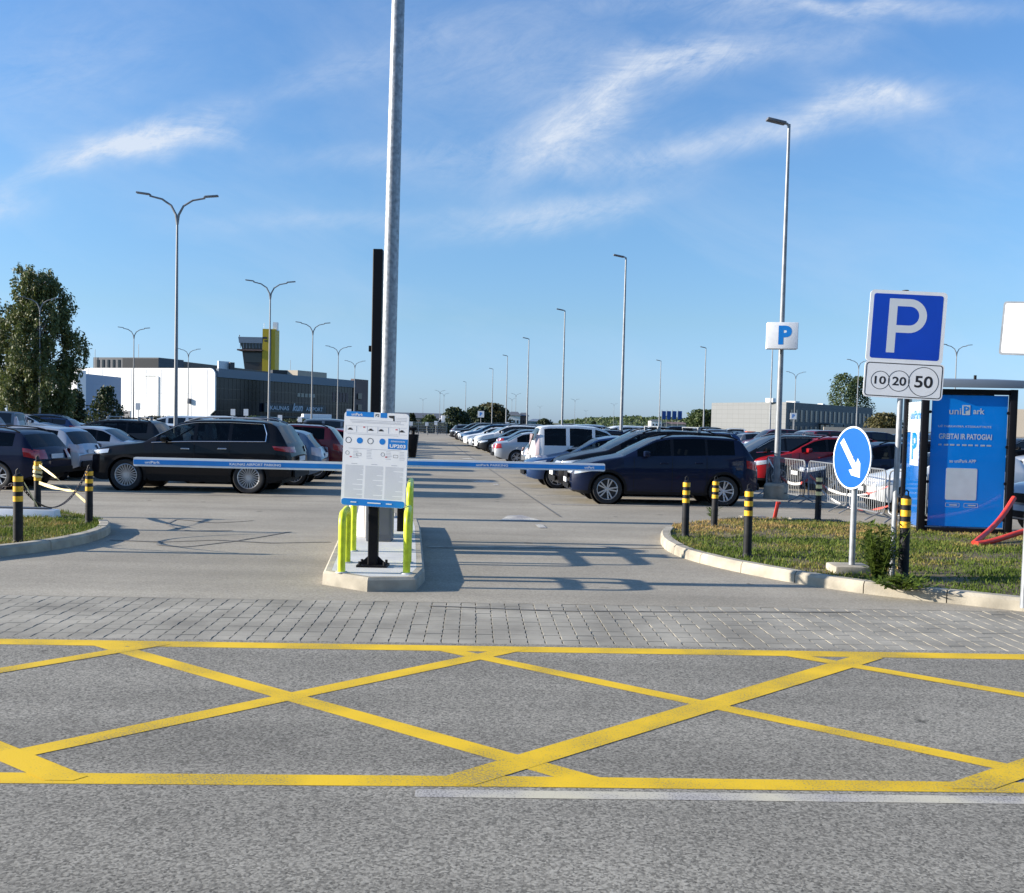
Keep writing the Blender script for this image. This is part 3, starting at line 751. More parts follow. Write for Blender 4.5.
struct(mb.build('paver_strip', M['paver'], fix=False, smooth=0))
# yellow box, white line
def stripe(mb, p, q, w, z, ext=0):
    p, q = Vector(p), Vector(q); d = (q-p).normalized(); n = Vector((-d.y, d.x, 0))*w/2; p = p-d*ext; q = q+d*ext
    mb.add([(v.x, v.y, z) for v in (p-n, q-n, q+n, p+n)], [(0, 1, 2, 3)])
def clip(poly, o, n):                                   # keep the side of a ground line that n points to
    out = []
    for i, p in enumerate(poly):
        q = poly[(i+1) % len(poly)]; a, b = (p-o).dot(n), (q-o).dot(n)
        if a >= 0: out.append(p)
        if a*b < 0: out.append(p.lerp(q, a/(a-b)))
    return out
def marking(name, m, segs, z):
    mb = MB(); lim = []
    def sides(a, b, w):
        p, q = Vector(a), Vector(b); d = (q-p).normalized(); n = Vector((-d.y, d.x, 0)); return p, q, n
    if len(segs) > 1:
        for (a, b, w), sg in zip(segs[:3], (-1, 1, 1)):
            p, q, n = sides(G(*a), G(*b), w); lim.append((p-n*sg*(w/2-.012), n*sg))
    for i, (a, b, w) in enumerate(segs):
        p, q, n = sides(G(*a), G(*b), w); poly = [p-n*w/2, q-n*w/2, q+n*w/2, p+n*w/2]
        if i > 2:
            for o, nn in lim: poly = clip(poly, o, nn)
        poly = [Vector((v.x, v.y, z+i*.00028)) for v in poly]
        if len(poly) > 2: mb.add(poly, [tuple(range(len(poly)))])
    return struct(mb.build(name, m, fix=False, smooth=0))
YL = [((-260, 637.5), (1300, 661), .20), ((-260, 775.8), (512, 781.5), .155), ((512, 781.5), (1300, 791), .155),
      ((95, 642), (598, 783), .155), ((8, 756), (520, 648), .16), ((440, 648.5), (1024, 771), .14), ((452, 783), (872, 656), .20),
      ((-200, 704), (165, 643), .15), ((-200, 668), (72, 781), .17), ((790, 655), (1250, 734), .14), ((958, 791), (1250, 690), .18)]
marking('yellow_box_marking', M['yellow_line'], YL, .0002)
marking('white_road_line', M['white_line'], [((415, 793), (1300, 803.5), .105)], .0004)
# parking bays and arrows
segs = []
mb = MB()
hl = hero.location
for k in range(16):
    p = Vector((hl.x+2.9, hl.y-1.45, 0))+ROWU*(k*2.75); stripe(mb, p, p-ROWV*11, .10, .003)
    p = Vector((nb.x-2.7, nb.y-1.45, 0))+ROWU*(k*2.75); stripe(mb, p, p+ROWV*10, .10, .003)
struct(mb.build('bay_markings', M['bay_line'], fix=False, smooth=0))
mb = MB()
for px, py, s in ((524, 519.5, 1), (487, 482, 1), (470, 459, 1)):
    c0 = G(px, py)
    def w_(a, b): v = c0+ROWV*a+ROWU*b; return (v.x, v.y, .004)
    mb.add([w_(-.5, -.3), w_(.35, -.3), w_(.05, .9), w_(-.25, .75)], [(0, 1, 2, 3)]); mb.add([w_(.1, -1.5), w_(.25, -1.5), w_(.25, -.9), w_(.1, -.9)], [(0, 1, 2, 3)])
struct(mb.build('arrow_marking', M['bay_line'], fix=False, smooth=0))
# flush kerb line across the entry, dark seams, tyre marks
mb = MB(); a, b = G(428, 547), G(664, 547.5); n = int((b-a).length/1.0)+1
for k in range(n):
    p, q = a.lerp(b, (k+.006)/n), a.lerp(b, (k+.994)/n); mb.add([(p.x, p.y-.09, .004), (q.x, q.y-.09, .004), (q.x, q.y+.09, .004), (p.x, p.y+.09, .004)], [(0, 1, 2, 3)])
struct(mb.build('flush_kerb', M['concrete'], fix=False, smooth=0))
M['tar'] = mat('tar_seam', (.15, .14, .125), .8, var=.4, vscale=9)
mb = MB(); pts = [G(x, y) for x, y in ((110, 540), (160, 542), (215, 540), (270, 543), (330, 542))]
for p, q in zip(pts, pts[1:]): stripe(mb, p, q, .05, .004)
pts = [G(x, y) for x, y in ((430, 606), (560, 611), (700, 612), (860, 612))]
for p, q in zip(pts, pts[1:]): stripe(mb, p, q, .03, .004)
pts = None
for off_ in (-1.2, 2.6, -12.5):
    q0 = Vector((nb.x-5.2+off_, nb.y-4.5, 0)); stripe(mb, q0, q0+ROWU*60, .035, .0035)
for off_ in (0, 9.2, 21): q0 = Vector((nb.x-9.5, nb.y-.8, 0))+ROWU*off_; stripe(mb, q0, q0+ROWV*6.5, .03, .0036)
struct(mb.build('asphalt_seam', M['tar'], fix=False, smooth=0))
M['tyremark'] = mat('tyre_mark', (.235, .215, .18), .8, var=.35, vscale=5)
mb = MB(); TZ = .001
for pts in (((168, 523), (172, 527), (190, 531), (240, 530)), ((160, 541), (158, 545), (185, 547), (235, 541), (300, 530)), ((166, 524), (176, 519), (215, 523), (260, 520))):
    g = [G(*p) for p in pts]; fine = []
    for i in range(len(g)-1):
        for t in np.linspace(0, 1, 6, endpoint=False): fine.append(g[i].lerp(g[i+1], t))
    for i in range(1, len(fine)-1): fine[i] = (fine[i-1]+fine[i]*2+fine[i+1])/4
    for p, q in zip(fine, fine[1:]): TZ += .00006; stripe(mb, p, q, .06, TZ, .004)
struct(mb.build('tyre_mark', M['tyremark'], fix=False, smooth=0))

# ------------------------------------------------------------------ grass islands
def kerb_line(mb, pts, w=.16, h=.14, seg=1.0, inner=None):
    # cut the polyline into stones along its length
    P_ = [Vector((p.x, p.y, 0)) for p in pts]; acc = [0]
    for a, b in zip(P_, P_[1:]): acc.append(acc[-1]+(b-a).length)
    def at(s):
        for i in range(len(P_)-1):
            if s <= acc[i+1] or i == len(P_)-2:
                t = (s-acc[i])/(acc[i+1]-acc[i]); return P_[i].lerp(P_[i+1], t), (P_[i+1]-P_[i]).normalized()
    n = max(1, int(acc[-1]/seg))
    for k in range(n):
        s0, s1 = acc[-1]*k/n+.006, acc[-1]*(k+1)/n-.006
        ss = [s0]+[a for a in acc if s0 < a < s1]+[s1]; rows = []
        hh = h+RNG.uniform(-.006, .006)
        for s in ss:
            p, t = at(s); nn = Vector((-t.y, t.x, 0))*(1 if inner is None else inner)
            prof = [(0, -.03), (.005, hh-.035), (.035, hh), (w, hh), (w, -.03)]
            rows.append([p+nn*a+Vector((0, 0, b)) for a, b in prof])
        m_ = len(rows); o = len(mb.v); mb.grid(rows); mb.f.append(tuple(o+i for i in range(5))); mb.f.append(tuple(o+(m_-1)*5+i for i in range(4, -1, -1))); mb.mi += [0, 0]
M['soil'] = mat('dry_soil_turf', (.13, .10, .05), .95, var=.45, vscale=3, bump=.6, bscale=30)
def smooth_poly(p, it=2):
    for _ in range(it):
        q = [p[0]]
        for a, b in zip(p, p[1:]): q += [a.lerp(b, .25), a.lerp(b, .75)]
        p = q+[p[-1]]
    return p
RF = smooth_poly([G(*p) for p in ((664, 534), (659, 540), (664, 550), (690, 561), (760, 577), (850, 592), (930, 601), (1040, 613), (1250, 636))])
RB = [G(*p) for p in ((1300, 556), (1024, 540), (905, 532), (830, 526), (740, 523), (695, 527), (672, 531))]
LF = smooth_poly([G(*p) for p in ((-260, 590), (-60, 563), (40, 552.5), (90, 543), (112, 534), (109, 528))])
LB_ = [G(*p) for p in ((104, 525), (80, 519), (50, 515), (0, 513), (-260, 512))]
mb = MB(); kerb_line(mb, RF, inner=1, seg=.9); struct(mb.build('right_kerb', M['concrete'], smooth=20))
mb = MB(); kerb_line(mb, LF, inner=1, seg=.9); struct(mb.build('left_kerb', M['concrete'], smooth=20))
mb = MB(); kerb_line(mb, RB[::1], inner=1, seg=1.0, h=.10, w=.10); struct(mb.build('back_kerb', M['concrete'], smooth=20))
mb = MB(); kerb_line(mb, LB_, inner=1, seg=1.0, h=.08, w=.10); struct(mb.build('back_kerb', M['concrete'], smooth=20))
def in_poly(x, y, poly):
    c = np.zeros(len(x), bool); n = len(poly)
    for i in range(n):
        a, b = poly[i], poly[i-1]
        cond = ((a.y > y) != (b.y > y)) & (x < (b.x-a.x)*(y-a.y)/(b.y-a.y+1e-12)+a.x); c ^= cond
    return c
def grass_mat():
    m, nt, b = new_mat('grass_blades'); at = nt.nodes.new('ShaderNodeAttribute'); at.attribute_name = 'tone'
    r = nt.nodes.new('ShaderNodeValToRGB'); e = r.color_ramp.elements
    e[0].position = 0; e[0].color = (.085, .13, .018, 1); e[1].position = 1; e[1].color = (.42, .28, .11, 1)
    x = e.new(.45); x.color = (.125, .175, .030, 1); x = e.new(.74); x.color = (.26, .23, .065, 1)
    nt.links.new(at.outputs['Fac'], r.inputs['Fac']); nt.links.new(r.outputs['Color'], b.inputs['Base Color']); b.inputs['Roughness'].default_value = .7; b.inputs['Specular IOR Level'].default_value = .2
    tr = nt.nodes.new('ShaderNodeBsdfTranslucent'); nt.links.new(r.outputs['Color'], tr.inputs['Color']); mx = nt.nodes.new('ShaderNodeMixShader'); mx.inputs[0].default_value = .3
    nt.links.new(b.outputs[0], mx.inputs[1]); nt.links.new(tr.outputs[0], mx.inputs[2]); nt.links.new(mx.outputs[0], nt.nodes['Material Output'].inputs['Surface'])
    return m
M['grass'] = grass_mat()
def vnoise(x, y, s, seed):
    r = np.random.default_rng(seed); t = r.random((64, 64)); xi = x/s; yi = y/s; x0 = np.floor(xi).astype(int); y0 = np.floor(yi).astype(int); fx, fy = xi-x0, yi-y0
    fx = fx*fx*(3-2*fx); fy = fy*fy*(3-2*fy); g = lambda a, b: t[a % 64, b % 64]
    return (g(x0, y0)*(1-fx)+g(x0+1, y0)*fx)*(1-fy)+(g(x0, y0+1)*(1-fx)+g(x0+1, y0+1)*fx)*fy
def blades(name, poly, n, hmin, hmax, z0, seed, dry=.0, label='', drybias=None):
    r = np.random.default_rng(seed)
    xs = np.array([p.x for p in poly]); ys = np.array([p.y for p in poly])
    x = r.uniform(max(xs.min(), -13), min(xs.max(), 13), n*3); y = r.uniform(ys.min(), ys.max(), n*3); k = in_poly(x, y, poly); x, y = x[k][:n], y[k][:n]; n = len(x)
    cl = vnoise(x+50, y, .35, seed)*.6+vnoise(x+50, y, 1.1, seed+1)*.4
    keep = r.random(n) < np.clip(cl*1.9-.12, .12, 1); x, y, cl = x[keep], y[keep], cl[keep]; n = len(x)
    h = (hmin+(hmax-hmin)*r.random(n)**2)*(.55+.9*cl); a = r.uniform(0, 2*PI, n); lean = h*r.uniform(.15, .9, n); w = r.uniform(.004, .009, n)
    ca, sa = np.cos(a), np.sin(a); b = a+r.uniform(-1, 1, n)+PI/2; cb, sb = np.cos(b), np.sin(b)
    v = np.zeros((n, 5, 3))
    v[:, 0] = np.stack([x-cb*w, y-sb*w, np.full(n, z0)], 1); v[:, 1] = np.stack([x+cb*w, y+sb*w, np.full(n, z0)], 1)
    mx_, my_ = x+ca*lean*.35, y+sa*lean*.35
    v[:, 2] = np.stack([mx_+cb*w*.8, my_+sb*w*.8, z0+h*.6], 1); v[:, 3] = np.stack([mx_-cb*w*.8, my_-sb*w*.8, z0+h*.6], 1); v[:, 4] = np.stack([x+ca*lean, y+sa*lean, z0+h], 1)
    i = np.arange(n)*5; me = bpy.data.meshes.new(name)
    me.from_pydata(v.reshape(-1, 3).tolist(), [], [q for k in i.tolist() for q in ((k, k+1, k+2, k+3), (k+3, k+2, k+4))])
    tone = np.clip(vnoise(x+20, y+9, .8, seed+5)*.75+vnoise(x, y, .25, seed+6)*.35-.12+dry+r.normal(0, .14, n)+(0 if drybias is None else drybias(x, y)), 0, 1)
    at = me.attributes.new('tone', 'FLOAT', 'POINT'); at.data.foreach_set('value', np.repeat(tone, 5))
    me.materials.append(M['grass']); o = bpy.data.objects.new(name, me); COL.objects.link(o)
    return stuff(o, label, 'grass')
def inset(front, back, d):
    cx = sum((p.x for p in front+back))/len(front+back); cy = sum((p.y for p in front+back))/len(front+back); c = Vector((cx, cy, 0)); out = []
    for i, p in enumerate(front):
        t = (front[min(i+1, len(front)-1)]-front[max(i-1, 0)]).normalized(); out.append(p+Vector((-t.y, t.x, 0))*d)
    return out+back
rpoly = inset(RF, RB, .12); lpoly = inset(LF, LB_, .12)
def bank(name, poly, z):
    mb = MB(); n = len(poly); c = sum(poly, Vector())/n
    mb.add([(p.x, p.y, z) for p in poly], [tuple(range(n))]); return struct(mb.build(name, M['soil'], smooth=0, fix=False))
o = bank('soil_ground', rpoly, .105); bank('soil_ground', lpoly, .085)
yb = G(880, 545).y
blades('grass', rpoly, 80000, 0.02, .068, .10, 3, dry=-.02, label='short green and straw coloured grass beside the entry kerb', drybias=lambda x, y: np.clip((y-yb+.5)*.17, 0, .34)*(x < 9))
blades('grass', lpoly, 52000, 0.02, .07, .08, 21, dry=.03, label='patchy green and yellow grass behind the barrier exit kerb')
# weeds round the sign post
def weed(name, loc, h, n, label, seed, spread=.25):
    r = random.Random(seed); mb = MB(); t = []
    for k in range(n):
        a = r.uniform(0, 6.28); l = r.uniform(0, spread); b = Vector((math.cos(a)*l*.35, math.sin(a)*l*.35, 0)); hh = h*r.uniform(.5, 1); tip = b+Vector((math.cos(a)*l*1.1, math.sin(a)*l*1.1, hh))
        mb.tube([b, b.lerp(tip, .5)+Vector((0, 0, hh*.08)), tip], [.006, .004, .002], 4)
        for q in range(14):
            f = r.uniform(.15, 1); c = b.lerp(tip, f); aa = r.uniform(0, 6.28); u = Vector((math.cos(aa), math.sin(aa), r.uniform(-.2, .7))); s = Vector((-u.y, u.x, r.uniform(-.3, .3))).normalized(); ln = r.uniform(.06, .13)
            mb.add([c, c+u*ln*.5+s*.018, c+u*ln, c+u*ln*.5-s*.018], [(0, 1, 2, 3)])
    me = mb.mesh(name, smooth=0, fix=False); at = me.attributes.new('tone', 'FLOAT', 'POINT'); at.data.foreach_set('value', np.clip(RNG.normal(.14, .12, len(me.vertices)), 0, 1)); me.materials.append(M['grass'])
    o = bpy.data.objects.new(name, me); COL.objects.link(o); o.location = loc; return tag(o, label, 'plant')
weed('leafy_weed', G(878, 579, .10), .68, 62, 'tall leafy weed growing at the foot of the parking sign post', 5)
weed('leafy_weed', G(900, 589, .10), .16, 26, 'low bushy weed along the kerb below the tall weed', 6, .32)
weed('leafy_weed', G(712, 519, .05), .25, 6, 'thin dry weed beside the middle striped post', 8, .1)

# ------------------------------------------------------------------ entry island
ZI = .15
IS = [G(*p) for p in ((322, 584), (367, 591.5), (416, 590.8), (425, 580.5), (421, 536), (418, 527), (352, 525), (345, 530))]
ctr = sum(IS, Vector())/len(IS)
def shrink(poly, d):
    n = len(poly); out = []
    for i in range(n):
        a, b, c_ = poly[i-1], poly[i], poly[(i+1) % n]
        e1, e2 = (b-a).normalized(), (c_-b).normalized(); n1, n2 = Vector((-e1.y, e1.x, 0)), Vector((-e2.y, e2.x, 0))
        k = (n1+n2); k = k/max(.4, k.dot(n1)); out.append(b+k*d)
    return out
inn = shrink(IS, .10)
mb = MB(); n = len(IS)
prof = [(0, -.02), (.008, ZI-.03), (.035, ZI)]
rings = [[(p.x, p.y, z) for p in shrink(IS, d)] for d, z in prof]+[[(p.x, p.y, ZI) for p in inn]]
for a, b in zip(rings, rings[1:]):
    mb.grid([a+[a[0]], b+[b[0]]])
struct(mb.build('island_kerb', M['concrete'], smooth=20))
mb = MB(); mb.add([(p.x, p.y, ZI) for p in shrink(IS, .102)], [tuple(range(n))]); struct(mb.build('island_pavement', M['concrete_light'], smooth=0))
# ================================================================== things on the island
def turn_z(mb, a, c):
    T = Matrix.Translation(c) @ Matrix.Rotation(a, 4, 'Z') @ Matrix.Translation(-Vector(c)); mb.v = [tuple(T @ Vector(v)) for v in mb.v]; return mb

def rot_y(mb, a, c):                                 # lean a finished shape about the Y axis
    c = Vector(c); T = Matrix.Translation(c) @ Matrix.Rotation(a, 4, 'Y') @ Matrix.Translation(-c)
    mb.v = [tuple(T @ Vector(v)) for v in mb.v]; return mb
bp = G(373, 566, ZI)
t = thing('information_sign', 'white parking terms board with blue header on a tall black post on the entry island', 'sign', bp)
HP = 3.70
mb = MB(); mb.box((0, 0, HP/2+.02), (.115, .115, HP)); mb.build('post', M['black_metal'], t, bevel=.008, seg=1)
mb = MB(); mb.box((0, 0, .012), (.36, .28, .024))
for sx in (-1, 1):
    for sy in (-1, 1): mb.cyl((sx*.145, sy*.10, .02), (sx*.145, sy*.10, .065), .018, n=6)
for sx in (-1, 1): mb.prism([(0, 0), (.11, 0), (0, .10)], -.006, .006, Matrix.Translation((sx*.055, 0, .024)) @ Matrix.Rotation(PI/2, 4, 'X') @ Matrix.Diagonal((sx, 1, 1, 1)))
mb.build('base_plate', M['black_metal'], t)
mb = MB(); mb.box((-.075, 0, HP*.72-.1), (.035, .06, .07)); mb.build('bracket', M['black_metal'], t, bevel=.006)
bw, bh = .775, 1.105; bc = (0.01, -.085, 1.265); LEAN = R(1.6)
W0 = lambda u, v: (bc[0]+(u-.5)*bw, bc[2]+(.5-v)*bh)       # u right, v down, 0..1 on the board
mb = MB(); mb.panel(rrect(bw, bh, .045, 5, bc[0], bc[2]), bc[1], bc[1]+.02); board = turn_z(rot_y(mb, LEAN, bc), -R(7), bc).build('board', M['sheet_white'], t)
def on_board(name, m, fn, y=None):
    mb = MB(); fn(mb); turn_z(rot_y(mb, LEAN, bc), -R(7), bc); return mb.build(name, m, board, smooth=0)
yf = bc[1]-.0007
def rect(mb, u0, v0, u1, v1, y=yf, th=.0008):
    a, b = W0(u0, v0); c_, d = W0(u1, v1); mb.box(((a+c_)/2, y, (b+d)/2), (abs(c_-a), th, abs(b-d)))
on_board('printed_header', M['blue_band'], lambda m: (rect(m, .03, .0, .455, .053), rect(m, .56, .0, .66, .053)))
on_board('printed_footer', M['blue_band'], lambda m: m.panel(rrect(bw*.985, bh*.072, .035, 4, bc[0], W0(0, .962)[1]), yf-.0004, yf))
on_board('code_panel', M['blue_band'], lambda m: rect(m, .695, .268, .995, .378))
def words_white(m):
    x, z = W0(.735+.11, .345); text_mb(m, 'UP203', x, z, yf-.0012, h=.042, w=.19, bold=.03)
def words2(m):
    x, z = W0(.845, .295); text_mb(m, 'ZONOS KODAS', x, z, yf-.0012, h=.016, w=.17, bold=.02)
def words3(m):
    x, z = W0(.20, .03); text_mb(m, 'uniPark', x, z, yf-.0012, h=.032, bold=.015)
def words4(m):
    for u, w_ in ((.2, .07), (.52, .16), (.75, .07)):
        x, z = W0(u, .962); m.box((x, yf-.003, z), (w_, .001, .012))
for nm, fn in (('code_number', words_white), ('code_caption', words2), ('header_logo', words3), ('footer_words', words4)): on_board(nm, M['white'], fn)
def p2mark(m): x, z = W0(.51, .03); text_mb(m, 'P2', x, z, yf-.0005, h=.034, bold=.02)
on_board('row_number', M['ink'], p2mark)
for u in (.10, .42, .58, .90):                          # small vehicle pictograms
    def carp(m):
        x, z = W0(u, .185); m.panel([(x-.030, z-.012), (x+.030, z-.012), (x+.030, z-.001), (x+.018, z+.002), (x+.011, z+.013), (x-.012, z+.013), (x-.020, z+.002), (x-.030, z-.002)], yf-.0004, yf)
    on_board('car_pictogram', M['ink'], carp)
def camp(m): x, z = W0(.735, .055); m.panel([(x-.04, z+.03), (x+.03, z+.035), (x+.035, z-.03), (x+.018, z-.03), (x+.016, z-.002), (x-.03, z+.008)], yf-.0004, yf)
on_board('camera_pictogram', M['ink'], camp)
for u in (.08, .42): on_board('ring_mark', M['ink'], lambda m: ring_mb(m, .030, .036, yf-.0005, yf, *W0(u, .305), n=24))
for u in (.07, .62): on_board('ring_mark', M['ink'], lambda m: ring_mb(m, .020, .023, yf-.0005, yf, *W0(u, .44), n=20))
for u in (.25, .82):
    def boxp(m):
        x, z = W0(u, .44); o_ = rrect(.056, .034, .003, 2, x, z-.015); i_ = rrect(.050, .028, .002, 2, x, z-.015); m.grid([[(p[0], yf-.0004, p[1]) for p in o_+[o_[0]]], [(p[0], yf-.0004, p[1]) for p in i_+[i_[0]]]])
    on_board('frame_mark', M['ink'], boxp)
for u in (.255, .605): on_board('blue_roundel', M['blue_band'], lambda m: m.panel(circ(.036, 24, *W0(u, .305)), yf-.0004, yf))
on_board('red_marks', M['red_ink'], lambda m: [rect(m, u, v, u+.03, v+.012) for u, v in ((.3, .155), (.11, .475), (.66, .46), (.80, .165))])
def lines(m):
    r = random.Random(3)
    for v in (.085, .10, .112, .235, .388): rect(m, .06+r.uniform(0, .1), v, .93-r.uniform(0, .1), v+.005)
    for v in (.045, .06, .075): rect(m, .80, v, .96, v+.005)
    for u in (.16, .37, .67, .88):
        for k in range(6): rect(m, u, .405+k*.016, u+.09-r.uniform(0, .03), .410+k*.016)
    for u in (.05, .36, .67):
        rect(m, u+.09, .548, u+.18, .555)
        for k in range(33): rect(m, u, .57+k*.0105, u+.28-(r.uniform(0, .16) if k % 5 == 4 else r.uniform(0, .01)), .5745+k*.0105)
on_board('fine_print', M['grey_ink'], lines)
def frames(m):
    for u in (.03, .195, .36, .525, .69, .855): x, z = W0(u+.0, .185); m.box((x, yf, z), (.002, .001, .07))
    for v in (.15, .222): rect(m, .03, v, .97, v+.002)
on_board('table_rules', M['grey_ink'], frames)

# camera housing next to the board
t = thing('camera_housing', 'tapered black camera housing hanging beside the terms board', 'camera', bp+Vector((.415, .22, 1.42)))
mb = MB(); o = [(-.055, -.07), (.075, -.07), (.075, .07), (-.055, .07)]; u = [(-.035, -.05), (.045, -.05), (.045, .05), (-.035, .05)]
mb.add([(a, b, .15) for a, b in o]+[(a, b, -.13) for a, b in u], [(0, 1, 2, 3), (7, 6, 5, 4), (0, 4, 5, 1), (1, 5, 6, 2), (2, 6, 7, 3), (3, 7, 4, 0)])
mb.build('housing', M['black_metal'], t, bevel=.008)
mb = MB(); mb.cyl((0.01, 0, .15), (.01, 0, .20), .02); mb.box((.01, -.02, .215), (.10, .12, .04)); mb.build('lens_head', M['black_metal'], t, bevel=.006)
mb = MB(); mb.tube([(0, 0, 0), (-.2, -.08, 0), (-.36, -.17, 0)], .018, 8); mb.build('arm', M['black_metal'], t)

# barrier arms and cabinets
def barrier(label, cab_loc, z, tip_x, lab, cabm, name='barrier_gate', thick=.15, side_panel=None, words=(), cyaw=0):
    t = thing(name, label, 'barrier', cab_loc)
    mb = MB(); mb.box((0, 0, .51), (.36, .32, 1.02), rz=cyaw); b = mb.build('cabinet', cabm, t, bevel=.02)
    mb = MB(); mb.box((0, 0, 1.045), (.40, .36, .05), rz=cyaw); mb.build('cabinet_lid', M['black_metal'], t, bevel=.012)
    mb = MB(); mb.box((0.02, -.163, .50), (.26, .006, .80)); d = mb.build('door', cabm, t, bevel=.002, seg=1, rz=cyaw)
    mb = MB(); mb.cyl((.12, -.168, .55), (.12, -.185, .55), .014); mb.build('lock', M['chrome'], d)
    for k in range(6):
        mb = MB(); mb.box((.02, -.167, .78+k*.022), (.12, .004, .008)); mb.build('vent_slot', M['ink'], d, smooth=0)
    sgn = 1 if tip_x > 0 else -1; L_ = abs(tip_x)
    mb = MB(); mb.cyl((0, -.14, z), (0, -.20, z), .09, n=20); mb.build('pivot', M['black_metal'], t)
    y = -.215
    mb = MB(); mb.panel(rrect(L_, thick, .02, 3, sgn*L_/2, z), y-.025, y+.025); a = mb.build('arm', M['white'], t)
    mb = MB(); mb.box((sgn*(L_/2+.005), y-.027, z-.003), (L_-.02, .003, thick*.54)); mb.build('blue_stripe', M['blue_band'], a, smooth=0)
    mb = MB()
    for cx, w_, s in words: text_mb(mb, s, sgn*cx, z-.004, y-.031, h=thick*.30, w=w_, bold=.02)
    mb.build('lettering', M['white'], a, smooth=0)
    return t
dl = 16.0
pL = D(364, 460, 14.6); tipL = D(134, 463.5, 14.6)
cabL = Vector((pL.x, 14.6+.215, ZI)); zL = D(250, 464.2, 14.6).z-ZI
BL = barrier('blue and white barrier arm crossing in front of the black suv, with cream cabinet', cabL, zL, tipL.x-cabL.x, '', M['cream_cab'], thick=.13, cyaw=-R(38),
        words=((-(tipL.x-cabL.x)-.28, .22, 'uniPark'), (-(tipL.x-cabL.x)*.5-.1, .75, 'KAUNAS AIRPORT PARKING')))
pR = D(389, 461, 15.2); tipR = D(605, 466.8, 16.2)
cabR = Vector((pR.x, 14.3, ZI)); 
dR = 14.3-.215; tipR = D(605, 466.5, dR); zR = D(500, 465, dR).z-ZI
BR = barrier('blue and white barrier arm reaching towards the navy suv from the dark grey cabinet', cabR, zR, tipR.x-cabR.x, '', M['grey_cab'], thick=.108,
        words=(((tipR.x-cabR.x)*.5, .45, 'uniPark PARKING'), ((tipR.x-cabR.x)-.22, .14, 'uniPark')))

# fluorescent guard posts
def hoop(p, q, h, label, r=.042):
    t = thing('guard_hoop', label, 'guard rail', p, 0, 'fluorescent hoop guards on the entry island'); e = q-p; L_ = e.length; d = e.normalized(); cr_ = min(.13, L_*.35)
    pts = [Vector((0, 0, 0)), Vector((0, 0, h*.5)), Vector((0, 0, h-cr_))]
    for a in np.linspace(0, PI/2, 7)[1:]: pts.append(d*(cr_-cr_*math.cos(a))+Vector((0, 0, h-cr_+cr_*math.sin(a))))
    for a in np.linspace(0, PI/2, 7): pts.append(d*(L_-cr_+cr_*math.sin(a))+Vector((0, 0, h-cr_+cr_*math.cos(a))))
    pts += [e+Vector((0, 0, h*.5)), e+Vector((0, 0, 0))]
    mb = MB(); mb.tube(pts, r, 14); mb.build('bent_tube', M['fluo'], t, smooth=60)
    for o in (Vector(), e):
        mb = MB(); mb.lathe([(.0, .012), (r*1.6, .012), (r*1.65, 0)], 16, Matrix.Translation(o)); mb.build('foot_ring', M['concrete_light'], t)
hoop(G(341.5, 572.5, ZI), G(347, 562.5, ZI), .66, 'lime yellow hoop guard at the front corner towards the black suv')
hoop(G(353, 551, ZI), G(360.5, 533.5, ZI), .78, 'lime yellow hoop guard behind the front corner one, beside the cream cabinet')
hoop(G(406.5, 573.5, ZI), G(408, 563, ZI), .68, 'lime yellow hoop guard at the front by the shaded kerb')
hoop(G(408.5, 550, ZI), G(410, 533.5, ZI), .82, 'taller faded lime yellow hoop guard behind the front one by the shaded kerb')
t = thing('ticket_terminal', 'slim dark terminal post standing behind the grey barrier cabinet', 'terminal', G(400.5, 531, ZI))
mb = MB(); mb.box((0, 0, .55), (.10, .14, 1.10)); mb.build('column', M['black_metal'], t, bevel=.01)
mb = MB(); mb.box((0, -.075, .85), (.07, .01, .20)); mb.build('front_panel', M['grey_cab'], t, bevel=.003)

# big galvanised mast behind the island
md = 19.0
mt, mbm = D(398, 2, md), D(384.5, 500, md)
t = thing('floodlight_mast', 'thick galvanised mast rising out of the picture behind the barrier island', 'mast', (mbm.x, md, 0))
ml = 15.0; mb = MB(); mb.cyl((0, 0, .02), ((mt.x-mbm.x)/(mt.z-mbm.z)*ml*1.0, 0, ml), .155, .105, n=24)
M['mast'] = mat('spangled_galvanised_steel', (.27, .29, .31), .42, .4, var=.35, vscale=14, rvar=.12)
mb.build('shaft', M['mast'], t)
mb = MB(); mb.box((0, 0, .015), (.5, .5, .03)); [mb.cyl((sx*.19, sy*.19, .03), (sx*.19, sy*.19, .09), .02, n=6) for sx in (-1, 1) for sy in (-1, 1)]; mb.build('base_flange', M['steel'], t)

# ------------------------------------------------------------------ striped posts
GP = 'black and yellow striped flexible posts'
def striped(loc, h, label, base=False, r=.058, pale=False, group=GP, lean=0):
    t = thing('striped_post', label, 'bollard', loc, 0, group); t.rotation_euler = (0, lean, 0)
    z0 = 0
    if base:
        mb = MB(); mb.box((.10, 0, .05), (.80, .42, .12)); mb.build('foot_block', M['post_black'], t, bevel=.03); z0 = .10
    mb = MB(); mb.lathe([(0, z0), (r*1.25, z0), (r*1.2, z0+.03)]+[(r*(1.0+.05*(k % 2)), z0+.05+k*.022) for k in range(12)]+[(r, z0+.33), (r*.97, h-.10), (r*.93, h-.04), (r*.55, h-.015), (r*.4, h-.01), (0, h-.01)], 18); mb.build('shaft', M['post_black'], t, smooth=40)
    for k in range(3):
        zz = h*.60+k*h*.138
        mb = MB(); mb.lathe([(r*1.03, zz), (r*1.03, zz+h*.075)], 18); mb.build('reflective_band', M['post_yellow'] if not pale else M['tape'], t)
    mb = MB(); mb.tube([(-.025, 0, h-.02), (-.022, 0, h+.035), (0, 0, h+.055), (.022, 0, h+.035), (.025, 0, h-.02)], .009, 6); mb.build('eyelet', M['post_black'], t)
    return t
